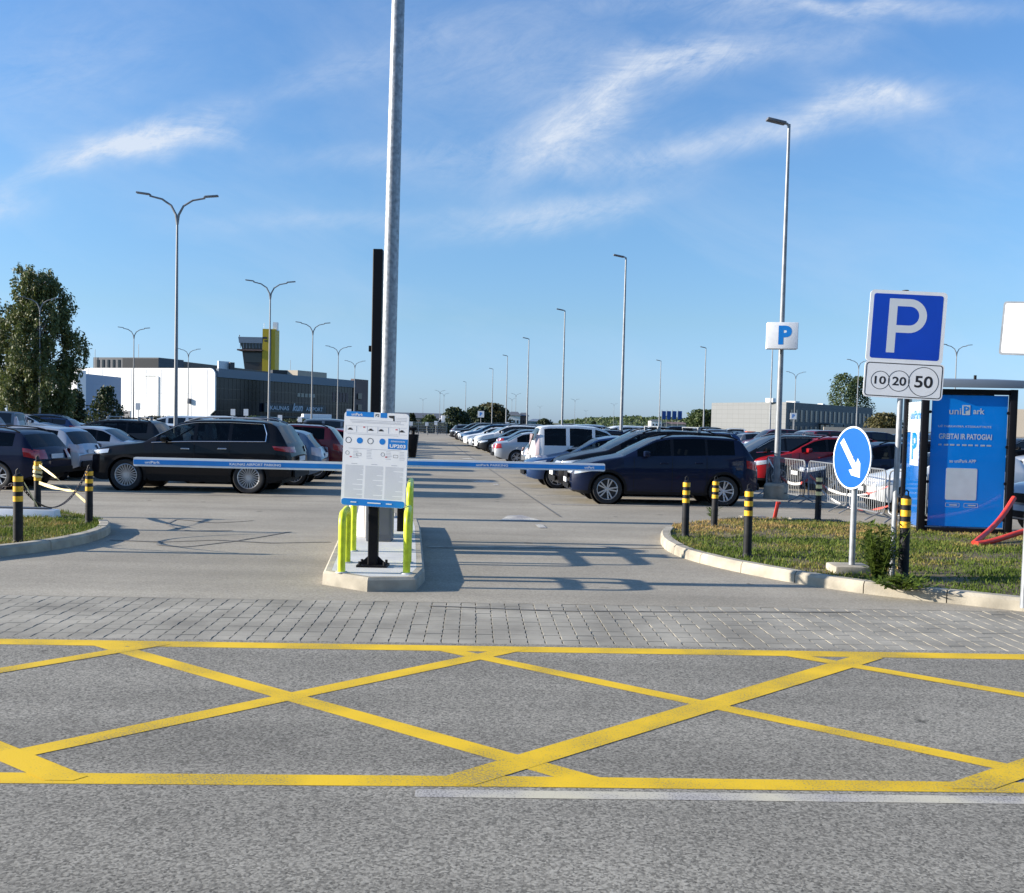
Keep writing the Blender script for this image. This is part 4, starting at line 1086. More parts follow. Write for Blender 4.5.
striped(G(685, 537, .1), .93, 'striped post at the grass tip in front of the navy suv door')
striped(G(714, 527, .1), .86, 'striped post in front of the rear wheel of the navy suv', lean=R(.6))
striped(G(747, 557, .1), .96, 'striped post standing alone in the middle of the mown grass')
striped(G(903, 577, .1), 1.02, 'striped post with fat yellow bands beside the parking sign post', r=.062)
striped(G(817.5, 525.5, .02), .98, 'striped post on a black foot block in front of the crowd barriers', base=True, pale=True)
striped(G(18, 544, .08), .97, 'striped post closest to the exit kerb with a chain on both sides', r=.062)
striped(G(37.5, 513, .05), .98, 'striped post with yellow tape knotted round it in front of the silver hatchback')
striped(G(89, 524, .08), .90, 'striped post on the grass corner in front of the black suv nose')
def catenary(a, b, sag, n=18): return [a.lerp(b, t)-Vector((0, 0, sag*4*t*(1-t))) for t in np.linspace(0, 1, n)]
pA, pB, pC = G(18, 544, .08)+Vector((0, 0, .86)), G(37.5, 513, .05)+Vector((0, 0, .98)), G(89, 524, .08)+Vector((0, 0, .93))
def chain(a, b, sag, label):
    mb = MB(); pts = catenary(a, b, sag, 40)
    for i in range(len(pts)-1):
        d = (pts[i+1]-pts[i]); c_ = (pts[i]+pts[i+1])/2; dn = d.normalized(); q = Vector((0, 0, 1)) if i % 2 else Vector((0, 1, 0)); s = dn.cross(q).normalized() if abs(dn.dot(q)) < .95 else Vector((1, 0, 0))
        l = d.length*.72; loop = [c_+dn*(l*math.cos(x))+s*(.018*math.sin(x)) for x in np.linspace(0, 2*PI, 9)[:-1]]
        mb.tube(loop, .007, 4, closed=True)
    o = mb.build('chain', M['chain'], smooth=60, fix=False); return tag(o, label, 'chain', 'chains hung between the striped posts')
chain(pA, pC, .50, 'dark chain sagging between the kerbside striped post and the grass corner post')
chain(pA+Vector((-1.9, .55, -.02)), pA, .25, 'dark chain leaving the picture from the kerbside striped post')
def ribbon(pts, w, label, m=M['tape'], twist=0, name='warning_tape'):
    rows = [[], []]
    for i, p in enumerate(pts):
        a = twist*i/len(pts)+.3*math.sin(i*1.3); d = Vector((.25*math.sin(a), .35*math.sin(a), math.cos(a)))*w/2; rows[0].append(p-d); rows[1].append(p+d)
    mb = MB(); mb.grid(rows); return tag(mb.build(name, m, fix=False), label, 'tape')
ribbon(catenary(pB-Vector((0, 0, .42)), pC-Vector((0, 0, .40)), .05, 14)[:], .06, 'slack yellow tape stretched from the knotted post to the grass corner post', twist=2.0)
ribbon(catenary(pB-Vector((0, 0, .10)), pC-Vector((0, 0, .62)), -.02, 14), .05, 'twisted yellow tape running down to the grass corner post', twist=3.5)
ribbon([pB+Vector((.075*math.cos(a), .075*math.sin(a), -.10-.012*a)) for a in np.linspace(0, 20, 60)], .06, 'yellow tape wound round the striped post in front of the silver hatchback', twist=1)
ribbon([pA+Vector((.08, 0, -.02)), pA+Vector((.13, .02, -.12)), pA+Vector((.22, .04, -.3)), pA+Vector((.25, .05, -.36))], .03, 'short loose tape end hanging from the kerbside striped post')
t = thing('road_barrier', 'low white plastic road barrier with grey top lying behind the kerbside striped post', 'barrier', G(2, 521))
mb = MB(); mb.prism([(-.16, 0), (.16, 0), (.09, .22), (-.09, .22)], -1.0, .95, Matrix.Rotation(PI/2, 4, 'Z') @ Matrix.Rotation(PI/2, 4, 'X')); mb.build('body', M['white'], t, bevel=.02)
mb = MB(); mb.box((-.05, 0, .235), (1.75, .14, .03)); mb.build('top_rail', M['grey_cab'], t, bevel=.01)

# ------------------------------------------------------------------ signs on the grass
gp = G(893, 577, .1)
t = thing('parking_sign', 'blue square parking sign above a white panel of three coins on a grey post', 'sign', gp)
gd = gp.y; s0 = D(906.5, 327, gd); PXM = F/gd
lean = math.atan2(D(897.5, 402, gd).x-gp.x, D(897.5, 402, gd).z)
mb = MB(); top = D(907, 291, gd); mb.cyl((0, .045, -.05), (top.x-gp.x, .045, top.z-.1), .034, n=16); mb.build('post', M['steel'], t)
mb = MB(); mb.cyl((top.x-gp.x, .045, top.z-.1), (top.x-gp.x, .045, top.z-.085), .038, n=16); mb.build('post_cap', M['black_metal'], t)
LS = R(2.2)
def sign_part(name, m, fn, c_, par, smooth=30, yaw=0):
    mb = MB(); fn(mb); turn_z(rot_y(mb, LS, (0, 0, 0)), -R(6), (0, 0, 0)); mb.v = [(v[0]+c_[0], v[1], v[2]+c_[1]) for v in mb.v]; return mb.build(name, m, par, smooth=smooth)
c1 = (s0.x-gp.x, s0.z-.1); sw_, sh_ = .905, .87
pl = sign_part('panel', M['white'], lambda m: m.panel(rrect(sw_, sh_, .05, 5), 0, .015), c1, t)
sign_part('blue_field', M['blue_sign'], lambda m: m.panel(rrect(sw_-.09, sh_-.085, .03, 5), -.0008, 0), c1, pl)
M['grey_sheet'] = mat('grey_reflective_letter', (.62, .65, .68), .4)
def big_p(m):
    # a P drawn with an even stroke
    st, w_, h_ = .098, .42, .655; x0, x1 = -.225, .225; zt, zb = h_/2, -h_/2; ro = .205; zc = zt-ro
    out = [(x0, zb), (x0+st, zb), (x0+st, zt-2*ro)]; 
    arc = [(x1-ro+ro*math.cos(a), zc+ro*math.sin(a)) for a in np.linspace(-PI/2, PI/2, 18)]
    ri = ro-st*.92; ari = [(x1-ro+ri*math.cos(a), zc+ri*math.sin(a)) for a in np.linspace(PI/2, -PI/2, 18)]
    rows = [[(x0+st, -.0018, zt-2*ro)]+[(p[0], -.0018, p[1]) for p in arc]+[(x0+st, -.0018, zt)], [(x0+st, -.0018, zt-2*ro+ro-ri)]+[(p[0], -.0018, p[1]) for p in ari[::-1]]+[(x0+st, -.0018, zt-(ro-ri))]]
    m.grid(rows); m.panel([(x0, zb), (x0+st+.0005, zb), (x0+st+.0005, zt), (x0, zt)], -.0018, -.0008)
sign_part('lettering', M['grey_sheet'], big_p, (c1[0]+.005, c1[1]+.01), pl, 0)
s1 = D(903.5, 380.5, gd); c2_ = (s1.x-gp.x, s1.z-.1); pw, ph = .935, .44
p2 = sign_part('coin_panel', M['sheet_white'], lambda m: m.panel(rrect(pw, ph, .05, 5), 0, .015), c2_, t)
def coins(m):
    o_ = rrect(pw-.03, ph-.03, .04, 5); i_ = rrect(pw-.052, ph-.052, .03, 5)
    m.grid([[(p[0], -.0007, p[1]) for p in o_+[o_[0]]], [(p[0], -.0007, p[1]) for p in i_+[i_[0]]]])
    for cx, cz, r in ((-.275, -.01, .112), (-.055, -.01, .128), (.235, -.005, .180)): ring_mb(m, r-.0075, r, -.0008, 0, cx, cz, 40)
    text_mb(m, '10', -.275, -.01, -.0008, h=.098, w=.135, bold=.02); text_mb(m, '20', -.050, -.012, -.0008, h=.108, w=.165, bold=.02); text_mb(m, '50', .238, -.005, -.0008, h=.145, w=.215, bold=.02)
sign_part('coin_print', M['ink'], coins, c2_, p2, 0)
for cz in (c1[1]+.25, c1[1]-.25, c2_[1]):
    mb = MB(); mb.box((c1[0]*cz/c1[1], .055, cz), (.09, .06, .04)); mb.build('clamp', M['steel'], t, bevel=.006)

ga = G(851.5, 571, .12)
t = thing('keep_right_sign', 'round bright blue sign with white slanting arrow on grey post in a concrete foot', 'sign', ga)
sc_ = D(855.5, 458, ga.y); dz = sc_.z-.12; dx = sc_.x-ga.x
mb = MB(); mb.cyl((0, 0, .0), (dx, 0, dz+.30), .038, n=16); mb.build('post', M['steel'], t)
mb = MB(); mb.box((-.02, .02, .02), (.48, .42, .12)); mb.build('concrete_foot', M['concrete'], t, bevel=.03)
yaw = -R(74); rd = .395
def disc(name, m, fn, par):
    mb = MB(); fn(mb); T = Matrix.Translation((dx, 0, dz)) @ Matrix.Rotation(R(1.5), 4, 'Y') @ Matrix.Rotation(yaw, 4, 'Z') @ Matrix.Translation((0, -.055, 0)); mb.v = [tuple(T @ Vector(v)) for v in mb.v]; return mb.build(name, m, par)
dsk = disc('disc', M['white'], lambda m: m.panel(circ(rd, 48), 0, .012), t)
disc('blue_field', M['blue_arrow'], lambda m: m.panel(circ(rd-.02, 48), -.0008, 0), dsk)
def arrow(m):
    a = R(-47); ca, sa = math.cos(a), math.sin(a)
    def q(p, c_=(-.02, -.01)): return (c_[0]+p[0]*ca-p[1]*sa, c_[1]+p[0]*sa+p[1]*ca)
    pts = [(-.30, -.045), (.13, -.045), (.09, -.115), (.175, -.115), (.31, 0), (.175, .115), (.09, .115), (.13, .045), (-.30, .045)]
    m.panel([q(p) for p in pts], -.0018, -.0008)
disc('arrow', M['white'], arrow, dsk)
mb = MB(); mb.box((dx*.9, .0, dz), (.10, .10, .05)); mb.build('clamp', M['steel'], t, bevel=.006)

# blank sign at the picture edge
ge = G(1023.5, 605, .1)
sp_ = D(1040, 329, ge.y)
t = thing('blank_sign', 'white signboard seen edge-on at the picture border on its own grey post', 'sign', ge)
mb = MB(); mb.cyl((0, 0, -.03), (sp_.x-ge.x, .04, sp_.z+.1), .036, n=16); mb.build('post', M['steel'], t)
mb = MB(); mb.panel(rrect(.86, .56, .03, 4), 0, .015); rot_y(mb, R(3), (0, 0, 0)); mb.v = [(v[0]*.87+v[1]*.5+sp_.x-ge.x+.07, v[1]*.87-v[0]*.5-.01, v[2]+sp_.z-.1) for v in mb.v]; bpn = mb.build('panel', M['steel'], t)
mb = MB(); mb.panel(rrect(.82, .52, .02, 4), -.003, 0); rot_y(mb, R(3), (0, 0, 0)); mb.v = [(v[0]*.87+v[1]*.5+sp_.x-ge.x+.07, v[1]*.87-v[0]*.5-.01, v[2]+sp_.z-.1) for v in mb.v]; mb.build('face_sheet', M['white'], bpn)

# ------------------------------------------------------------------ payment kiosk
kd = G(922, 537).y; kx0 = D(918, 530, kd).x; kx1 = D(1006, 530, kd).x; kw = kx1-kx0; kh = D(960, 389, kd).z; kdep = 1.35
t = thing('payment_kiosk', 'blue glazed parking payment kiosk with dark frame and flat grey roof', 'kiosk', (kx0, kd, 0), R(-8))
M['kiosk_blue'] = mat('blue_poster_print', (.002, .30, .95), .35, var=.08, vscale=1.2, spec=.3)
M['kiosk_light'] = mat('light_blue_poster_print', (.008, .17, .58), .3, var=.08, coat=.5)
M['kiosk_glass'] = glass('kiosk_glass', (.95, .97, .98), .02, .82)
mb = MB()
mb.box((kw/2, kdep/2, .05), (kw+.05, kdep+.05, .10)); mb.build('plinth', M['concrete_light'], t, bevel=.01)
for x in (.05, kw-.05):
    for y in (.05, kdep-.05):
        mb = MB(); mb.box((x, y, kh/2+.05), (.12, .12, kh-.1)); mb.build('corner_post', M['black_metal'], t, bevel=.008)
for y in (.05, kdep-.05):
    for z in (.14, kh-.05): mb = MB(); mb.box((kw/2, y, z), (kw-.22, .08, .09)); mb.build('cross_rail', M['black_metal'], t, bevel=.006)
mb = MB(); mb.prism([(-.10, -.14), (kw+.06, -.14), (kw+.06, kdep+.15), (-.10, kdep+.15)], kh+.02, kh+.16); mb.v = [(v[0], v[1], v[2]+.06*(v[1]+.1)) for v in mb.v]
M['roof_grey'] = mat('grey_metal_roof', (.20, .24, .29), .45, .3); rf = mb.build('roof', M['roof_grey'], t, bevel=.012)
mb = MB(); mb.cyl((kw*.6, .3, kh+.15), (kw*.6, .3, kh+.26), .025); mb.build('roof_vent', M['black_metal'], rf)
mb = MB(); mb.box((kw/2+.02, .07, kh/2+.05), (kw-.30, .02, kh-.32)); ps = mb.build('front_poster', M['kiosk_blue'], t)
mb = MB(); mb.box((kw/2, .035, kh/2+.04), (kw-.22, .010, kh-.24)); mb.build('front_glass', M['kiosk_glass'], t, smooth=0)
for x in (.13, kw-.13):
    for z in (.35, 1.0, 1.65, 2.25): mb = MB(); mb.cyl((x, .032, z), (x, .015, z), .028, n=14); mb.build('glass_clamp', M['black_metal'], t)
def kz(py): return D(960, py, kd).z
def kt(body, px, py, h, w, m, bold=.01, name='lettering', y=.056, par=ps):
    mb = MB(); text_mb(mb, body, D(px, py, kd).x-kx0, kz(py), y, h=h, w=w, bold=bold); return mb.build(name, m, par, smooth=0)
kt('uni', 954.5, 411.5, .11, .20, M['grey_sheet']); kt('ark', 977, 411, .105, .19, M['white'], .02)
mb = MB(); mb.panel(rrect(.135, .175, .01, 3, D(965, 410, kd).x-kx0, kz(410)), .055, .058); mb.build('logo_tile', M['white'], ps)
kt('P', 965, 410, .135, .09, M['kiosk_blue'], .02, y=.052)
kt('UŽ PARKAVIMĄ ATSISKAITYKITE', 963.5, 426.5, .055, .90, M['white'], .01)
kt('GREITAI IR PATOGIAI', 964, 436.5, .10, .90, M['white'], .025)
mb = MB()
for k in range(9): mb.box((D(940+k*5.8, 444, kd).x-kx0, .057, kz(445)), (.075 if k % 3 else .05, .002, .028))
mb.build('fine_print', M['grey_sheet'], ps, smooth=0)
kt('su uniPark APP', 961.5, 461, .06, .45, M['white'], .015)
mb = MB(); mb.panel(rrect(.53, .57, .03, 4, D(960, 483, kd).x-kx0, kz(484)), .055, .058); mb.build('white_tile', M['white'], ps)
mb = MB()
for cx in (951.5, 969): 
    o_ = rrect(.24, .075, .012, 3, D(cx, 505, kd).x-kx0, kz(505)); i_ = rrect(.225, .06, .010, 3, D(cx, 505, kd).x-kx0, kz(505))
    mb.grid([[(p[0], .056, p[1]) for p in o_+[o_[0]]], [(p[0], .056, p[1]) for p in i_+[i_[0]]]]); mb.box((D(cx+1, 505, kd).x-kx0, .057, kz(505)), (.13, .002, .022))
mb.build('badge_outline', M['grey_sheet'], ps, smooth=0)
# the side wall of the kiosk
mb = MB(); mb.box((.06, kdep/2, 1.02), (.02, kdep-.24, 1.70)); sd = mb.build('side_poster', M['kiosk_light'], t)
mb = MB(); mb.box((.06, kdep/2, 2.16), (.02, kdep-.24, .56)); sw2 = mb.build('side_white_poster', M['white'], t)
mb = MB(); mb.box((.03, kdep/2, kh/2+.04), (.01, kdep-.22, kh-.24)); mb.build('side_glass', M['kiosk_glass'], t, smooth=0)
def side_text(body, y, z, h, w, m, par, bold=.02, extra=None):
    mb = MB()
    if body: text_mb(mb, body, 0, 0, 0, h=h, w=w, bold=bold)
    if extra: extra(mb)
    T = Matrix.Translation((.047, y, z)) @ Matrix.Rotation(-PI/2, 4, 'Z'); mb.v = [tuple(T @ Vector(v)) for v in mb.v]; return mb.build('lettering', m, par, smooth=0)
side_text('', kdep/2, 1.62, 0, 0, M['white'], sd, extra=lambda m: m.panel(rrect(.62, .72, .03, 4), -.001, .001))
side_text('P', kdep/2, 1.62, .5, .36, M['kiosk_blue'], sd, .03).location.x = -.003
side_text('uniPark', kdep/2, 2.2, .16, .75, M['kiosk_blue'], sw2)
mb = MB(); mb.box((kw*.55, kdep*.62, .62), (.45, .35, 1.15)); mb.build('payment_machine', M['white'], t, bevel=.02)
# red drain pipes leaning at the kiosk
def pipe(pts, label):
    mb = MB(); mb.tube(smooth_poly(pts, 3), .045, 12); return tag(mb.build('drain_pipe', M['red_pipe']), label, 'pipe', 'red plastic pipes by the kiosk')
kk = G(974, 543, .13).y; ku = kd-.45
pipe([D(974, 543, kk), D(990, 530, kk*.6+ku*.4), D(1002, 517, kk*.25+ku*.75), D(1014, 498, ku)], 'red plastic pipe leaning up across the kiosk corner')
pipe([D(977, 544, kk-.1), D(992, 541.5, kk-.05), D(1024, 531, kk+.15), D(1060, 521, kk+.3)], 'red plastic pipe lying low and leading out of the picture by the kiosk')
# ------------------------------------------------------------------ crowd barriers
M['barrier_steel'] = mat('dull_barrier_steel', (.23, .245, .26), .5, .45, var=.25, vscale=9)
def crowd(p, q, label, h=1.08):
    d = (q-p); d.z = 0; Lc = d.length; a = math.atan2(d.y, d.x)
    t = thing('crowd_barrier', label, 'barrier', (p.x, p.y, 0), a, 'galvanised crowd barriers round the lamp post')
    mb = MB(); r = .10; z0 = .16
    loop = [(r, 0, z0), (Lc-r, 0, z0), (Lc-.03, 0, z0+.03), (Lc, 0, z0+r), (Lc, 0, h-r), (Lc-.03, 0, h-.03), (Lc-r, 0, h), (r, 0, h), (.03, 0, h-.03), (0, 0, h-r), (0, 0, z0+r), (.03, 0, z0+.03)]
    mb.tube(loop, .018, 8, closed=True); mb.build('frame', M['barrier_steel'], t)
    mb = MB(); n = int(Lc/.115)
    for k in range(1, n): mb.cyl((Lc*k/n, 0, z0), (Lc*k/n, 0, h), .0075, n=6, caps=False)
    mb.build('bars', M['barrier_steel'], t)
    for x in (.22, Lc-.22):
        mb = MB(); mb.tube([(x, -.33, .012), (x, -.03, z0+.015), (x, .03, z0+.015), (x, .33, .012)], .016, 6); mb.build('foot', M['barrier_steel'], t)
b0, b1, b2, b3, b4 = G(766, 495), G(806, 503), G(846, 513), G(884, 522), G(925, 527)
crowd(b0, b1+Vector((-.05, .02, 0)), 'crowd barrier panel next to the lamp post foot')
crowd(b1+Vector((.0, -.15, 0)), b2, 'crowd barrier panel between lamp post panel and blue arrow sign')
crowd(b2+Vector((.06, -.05, 0)), b3, 'crowd barrier panel standing right behind the blue arrow sign')
crowd(b3+Vector((.08, .0, 0)), b4, 'crowd barrier panel running up behind the blue kiosk')
M['rw_tape'] = mat('red_white_tape', (.8, .7, .7), .5)
nt = M['rw_tape'].node_tree; tc = nt.nodes.new('ShaderNodeTexCoord'); wv = nt.nodes.new('ShaderNodeTexWave'); wv.inputs['Scale'].default_value = 1.4; wv.inputs['Distortion'].default_value = 0
wv.bands_direction = 'X'; cr_ = nt.nodes.new('ShaderNodeValToRGB'); cr_.color_ramp.interpolation = 'CONSTANT'; cr_.color_ramp.elements[1].position = .5; cr_.color_ramp.elements[0].color = (.75, .74, .73, 1); cr_.color_ramp.elements[1].color = (.62, .10, .08, 1)
nt.links.new(tc.outputs['Object'], wv.inputs['Vector']); nt.links.new(wv.outputs['Color'], cr_.inputs['Fac']); nt.links.new(cr_.outputs['Color'], nt.nodes['Principled BSDF'].inputs['Base Color'])
off = Vector((0, -.09, 0))
ribbon(catenary(b0+off+Vector((0, 0, 1.05)), b1+off+Vector((0, 0, .6)), .35), .07, 'red and white tape drooping across the panel next to the lamp post', M['rw_tape'])
ribbon(catenary(b1+off+Vector((0, -.15, .72)), b3+off+Vector((0, -.05, .75)), .32, 24), .07, 'red and white tape hung in a curve behind the blue arrow sign', M['rw_tape'], 1.5)
ribbon(catenary(b1+off+Vector((.1, -.2, .55)), b3+off+Vector((0, -.1, .35)), .32, 24), .06, 'slack red and white tape trailing low on the crowd barriers', M['rw_tape'], 2.5)
# small things on the back of the lawn
t = thing('marker_stake', 'short red marker stake leaning on a small concrete slab behind the lawn', 'stake', G(773, 523, .02))
mb = MB(); mb.box((.05, 0, .22), (.07, .04, .36), M=Matrix.Rotation(R(10), 4, 'Y')); mb.box((.09, 0, .40), (.09, .05, .05)); mb.build('stake', M['red_pipe'], t, bevel=.01)
mb = MB(); mb.box((0, .02, .04), (.55, .3, .06)); mb.build('slab', M['concrete_light'], t, bevel=.015)
for px, py, w_, lb in ((822-22, 524, .4, 'pale concrete block lying in the dry grass beside the foot block'), (752, 521.5, .5, 'pale flat concrete block at the back edge of the lawn')):
    mb = MB(); mb.box((0, 0, .06), (w_, .22, .12)); o = mb.build('concrete_block', M['concrete'], None, G(px, py, .02), .1, bevel=.02); tag(o, lb, 'block', 'concrete blocks behind the lawn')
# ================================================================== street lamps
M['steel_mid'] = mat('weathered_lamp_steel', (.22, .235, .25), .5, .35, var=.2, vscale=5)
def lamp_double(H=10.0, span=1.32):
    t = thing('street_lamp', '', 'street lamp'); mb = MB()
    mb.cyl((0, 0, 0), (0, 0, H-1.05), .085, .04, n=12); mb.build('pole', M['steel_far'], t)
    mb = MB(); mb.lathe([(0, 0), (.16, 0), (.16, .9), (.11, .98)], 14); mb.build('base_sleeve', M['steel_far'], t)
    for sx in (-1, 1):
        mb = MB(); pts = [(0, 0, H-1.1), (sx*.05, 0, H-.75), (sx*.22, 0, H-.42), (sx*.55, 0, H-.20), (sx*1.0, 0, H-.10), (sx*span*.72, 0, H-.05)]; mb.tube(pts, [.05, .045, .04, .036, .033, .03], 8); mb.build('arm', M['steel_far'], t)
        mb = MB(); T = Matrix.Translation((sx*(span*.72+.28), 0, H-.02)) @ Matrix.Rotation(-sx*R(6), 4, 'Y'); mb.box(T @ Vector((0, 0, 0)), (.5, .2, .06), M=Matrix.Rotation(-sx*R(6), 4, 'Y')); mb.build('lamp_head', M['steel_far'], t, bevel=.025)
    index_kids(t); return t
def lamp_single(H=10.0):
    t = thing('street_lamp', '', 'street lamp'); mb = MB()
    mb.cyl((0, 0, 0), (0, 0, H-.03), .09, .04, n=14); mb.build('pole', M['steel_mid'], t)
    mb = MB(); mb.tube([(0, 0, H-.10), (-.05, 0, H-.02), (-.2, 0, H)], .035, 8); mb.build('arm', M['steel'], t)
    mb = MB(); mb.box((-.36, 0, H+.03), (.52, .22, .07), M=Matrix.Rotation(R(10), 4, 'Y')); mb.build('lamp_head', M['grey_cab'], t, bevel=.025)
    mb = MB(); mb.lathe([(0, 0), (.34, 0), (.32, .34), (.28, .40), (0, .40)], 20); mb.build('concrete_base', M['concrete'], t)
    index_kids(t); return t
LD, LS1 = lamp_double(), lamp_single()
def put_lamp(src, px, ptop, label, group, used=set(), H=10.0, rz=None, depth=None):
    hz = 421.5+(px-512)*math.tan(ROLL)
    d = depth or (H-CAMH)*F/(hz-ptop)
    tp = D(px, ptop, d); loc = Vector((tp.x, d, 0)); rz = A0 if rz is None else rz
    if src.name not in used:
        used.add(src.name); o = src; o.location = loc; o.rotation_euler.z = rz; o['label'] = label; o['group'] = group
    else: o = copy_tree(src, loc, rz, label, group)
    return o
g1 = 'double-armed street lamps of the car park'; g2 = 'single-headed street lamps of the car park'
for px, pt, lb in ((177.5, 197, 'tallest double-armed street lamp, rising behind the black suv bonnet against the white wall'), (270.5, 282, 'double-armed street lamp in front of the yellow tower'),
                   (313, 323, 'double-armed street lamp before the terminal glass, between the tower lamp and the black post'), (338.5, 346.5, 'double-armed street lamp before the terminal end, closest to the black post but one'),
                   (355, 361, 'small double-armed street lamp right beside the tall black post'), (40, 298, 'double-armed street lamp in front of the large birch'),
                   (134, 328, 'double-armed street lamp in front of the white wall near the low grey block'), (188.5, 349, 'small double-armed street lamp just beside the tallest one, before the white wall'),
                   (859, 360, 'double-armed street lamp just above the coin panel edge, before the poplars'), (796, 372, 'faint double-armed street lamp before the office block, with a parking plate'), (957, 345, 'double-armed street lamp standing behind the blue kiosk')):
    put_lamp(LD, px, pt, lb, g1)
for px, pt, lb in ((789, 128, 'tall single-headed street lamp carrying the white parking box, behind the crowd barriers'), (626, 258.5, 'single-headed street lamp rising behind the black suv with roof bars, second tallest of its line'),
                   (565, 311, 'single-headed street lamp above the white people carrier'), (529, 339, 'single-headed street lamp beyond the silver saloon, before the round dark trees'),
                   (507.5, 356, 'thin single-headed street lamp among the round dark trees'), (493, 369, 'very thin single-headed street lamp just before the round dark trees'),
                   (466, 382, 'smallest single-headed street lamp in the line, by the long beige hangar'), (661, 361, 'single-headed street lamp beside the blue banners'),
                   (706, 348, 'single-headed street lamp at the edge of the grey office block'), (773, 338, 'single-headed street lamp hidden at the top by the white parking box')):
    put_lamp(LS1, px, pt, lb, g2)
lampP = LS1
# parking box on the tall lamp
pd_ = LS1.location.y-.30; pc = D(782, 336, pd_)
t = thing('parking_box_sign', 'small white box sign with blue letter P strapped to the tall lamp post', 'sign', (pc.x, pd_, pc.z), -R(9))
mb = MB(); mb.box((0, 0, 0), (.80, .34, .70)); bx_ = mb.build('box', M['white'], t, bevel=.02)
mb = MB(); text_mb(mb, 'P', .06, .01, -.1735, h=.50, w=.34, bold=.05); mb.build('lettering', M['blue_band'], bx_, smooth=0)
mb = MB(); mb.box((-.401, 0, 0), (.002, .06, .3)); mb.build('side_print', M['blue_band'], bx_, smooth=0)
mb = MB(); mb.box((.0, .20, -.2), (.22, .10, .05)); mb.box((0, .20, .2), (.22, .10, .05)); mb.build('strap', M['steel'], t, bevel=.008)
# far lamps and plates as seen between the rows
def far_lamp(px, pt, H=9.0, rz=0, lb='tiny double-armed street lamp far away over the car roofs'):
    put_lamp(LD, px, pt, lb, 'tiny far double-armed street lamps', H=H, rz=rz)
for px, pt in ((440, 394), (444, 396.5), (423, 401), (512, 401), (516, 397), (540, 408), (575, 402), (586, 412), (614, 406), (234, 377), (262, 380), (70, 362), (152, 380)):
    far_lamp(px, pt)
def small_sign(px, ptop, d, w_, h_, m, label, cat='sign', grp='small white plates on poles among the far rows', face=None):
    tp = D(px, ptop, d); t = thing('row_sign', label, cat, (tp.x, d, 0), 0, grp)
    mb = MB(); mb.cyl((0, .05, 0), (0, .05, tp.z), .04, n=6); mb.build('pole', M['steel_far'], t); mb = MB(); mb.box((0, 0, tp.z-h_/2), (w_, .06, h_)); q = mb.build('plate', m, t)
    if face: mb = MB(); text_mb(mb, face, 0, tp.z-h_/2, -.034, h=h_*.6, bold=.05); mb.build('lettering', M['blue_band'], q, smooth=0)
small_sign(793.5, 413, LD.location.y if False else 120, .75, .75, M['white'], 'white square parking plate in front of the dark office windows', face='P')
small_sign(481, 411, 118, .75, .75, M['white'], 'white square parking plate before the round dark trees', face='P')
for px, d, pt in ((411, 125, 421), (427, 125, 421.5), (436, 128, 420.5), (460, 120, 423.5), (499, 120, 424.5), (507, 110, 421.5), (513, 108, 422.5), (515.5, 104, 424)):
    small_sign(px, pt+.5, d, .42, .5, M['sheet_white'], 'little pale plate on a pole by the distant fence')
for px, d, pt in ((233, 96, 408), (246, 93, 408), (280, 98, 414), (300, 99, 416), (349, 92, 408), (104, 90, 403), (138, 90, 402)):
    small_sign(px, pt+1, d, .42, .62, M['sheet_white'], 'little white plate on a pole before the terminal', grp='small white plates before the terminal')

# ================================================================== buildings
def wall_mat(name, col, sx, sz, line=.7, rough=.6, off=0):
    m, nt, b = new_mat(name); N = nt.nodes.new; L = nt.links.new; tc = N('ShaderNodeTexCoord'); mp = N('ShaderNodeMapping'); mp.inputs['Rotation'].default_value = (PI/2, 0, 0); L(tc.outputs['Object'], mp.inputs[0])
    br = N('ShaderNodeTexBrick'); br.offset = off; br.inputs['Scale'].default_value = 1; br.inputs['Brick Width'].default_value = sx; br.inputs['Row Height'].default_value = sz; br.inputs['Mortar Size'].default_value = .035
    br.inputs['Color1'].default_value = (*col, 1); br.inputs['Color2'].default_value = (*[c*.95 for c in col], 1); br.inputs['Mortar'].default_value = (*[c*line for c in col], 1); L(mp.outputs[0], br.inputs['Vector']); L(br.outputs['Color'], b.inputs['Base Color']); b.inputs['Roughness'].default_value = rough
    return m
M['clad_grey'] = wall_mat('grey_cladding_panels', (.17, .18, .185), 1.8, .9)
M['clad_dark'] = wall_mat('dark_cladding_panels', (.075, .085, .10), 3.0, 1.2)
M['blue_shed'] = wall_mat('blue_grey_cladding', (.24, .33, .45), 4.0, 3.0, .9)
M['white_wall'] = mat('white_wall_panels', (.80, .80, .79), .6, var=.03, vscale=.1)
M['dark_glass'] = mat('dark_curtain_glass', (.010, .014, .022), .12, spec=.22, var=.5, vscale=.12)
M['dark_band'] = mat('dark_roof_band', (.03, .032, .036), .5)
M['fascia'] = mat('blue_grey_fascia', (.11, .15, .20), .5)
M['yellow_tower'] = mat('yellow_tower_paint', (.55, .38, .012), .5, var=.05, vscale=.2)
M['beige_wall'] = mat('beige_wall', (.42, .37, .30), .8, var=.06, vscale=.2)
M['brown_wall'] = mat('brown_wall', (.16, .11, .10), .8, var=.1, vscale=.3)
M['roof_dark'] = mat('slate_grey_roof', (.10, .11, .125), .7)
M['win_dark'] = mat('dark_window', (.015, .018, .022), .08)
M['banner'] = mat('blue_banner', (.02, .09, .32), .6)
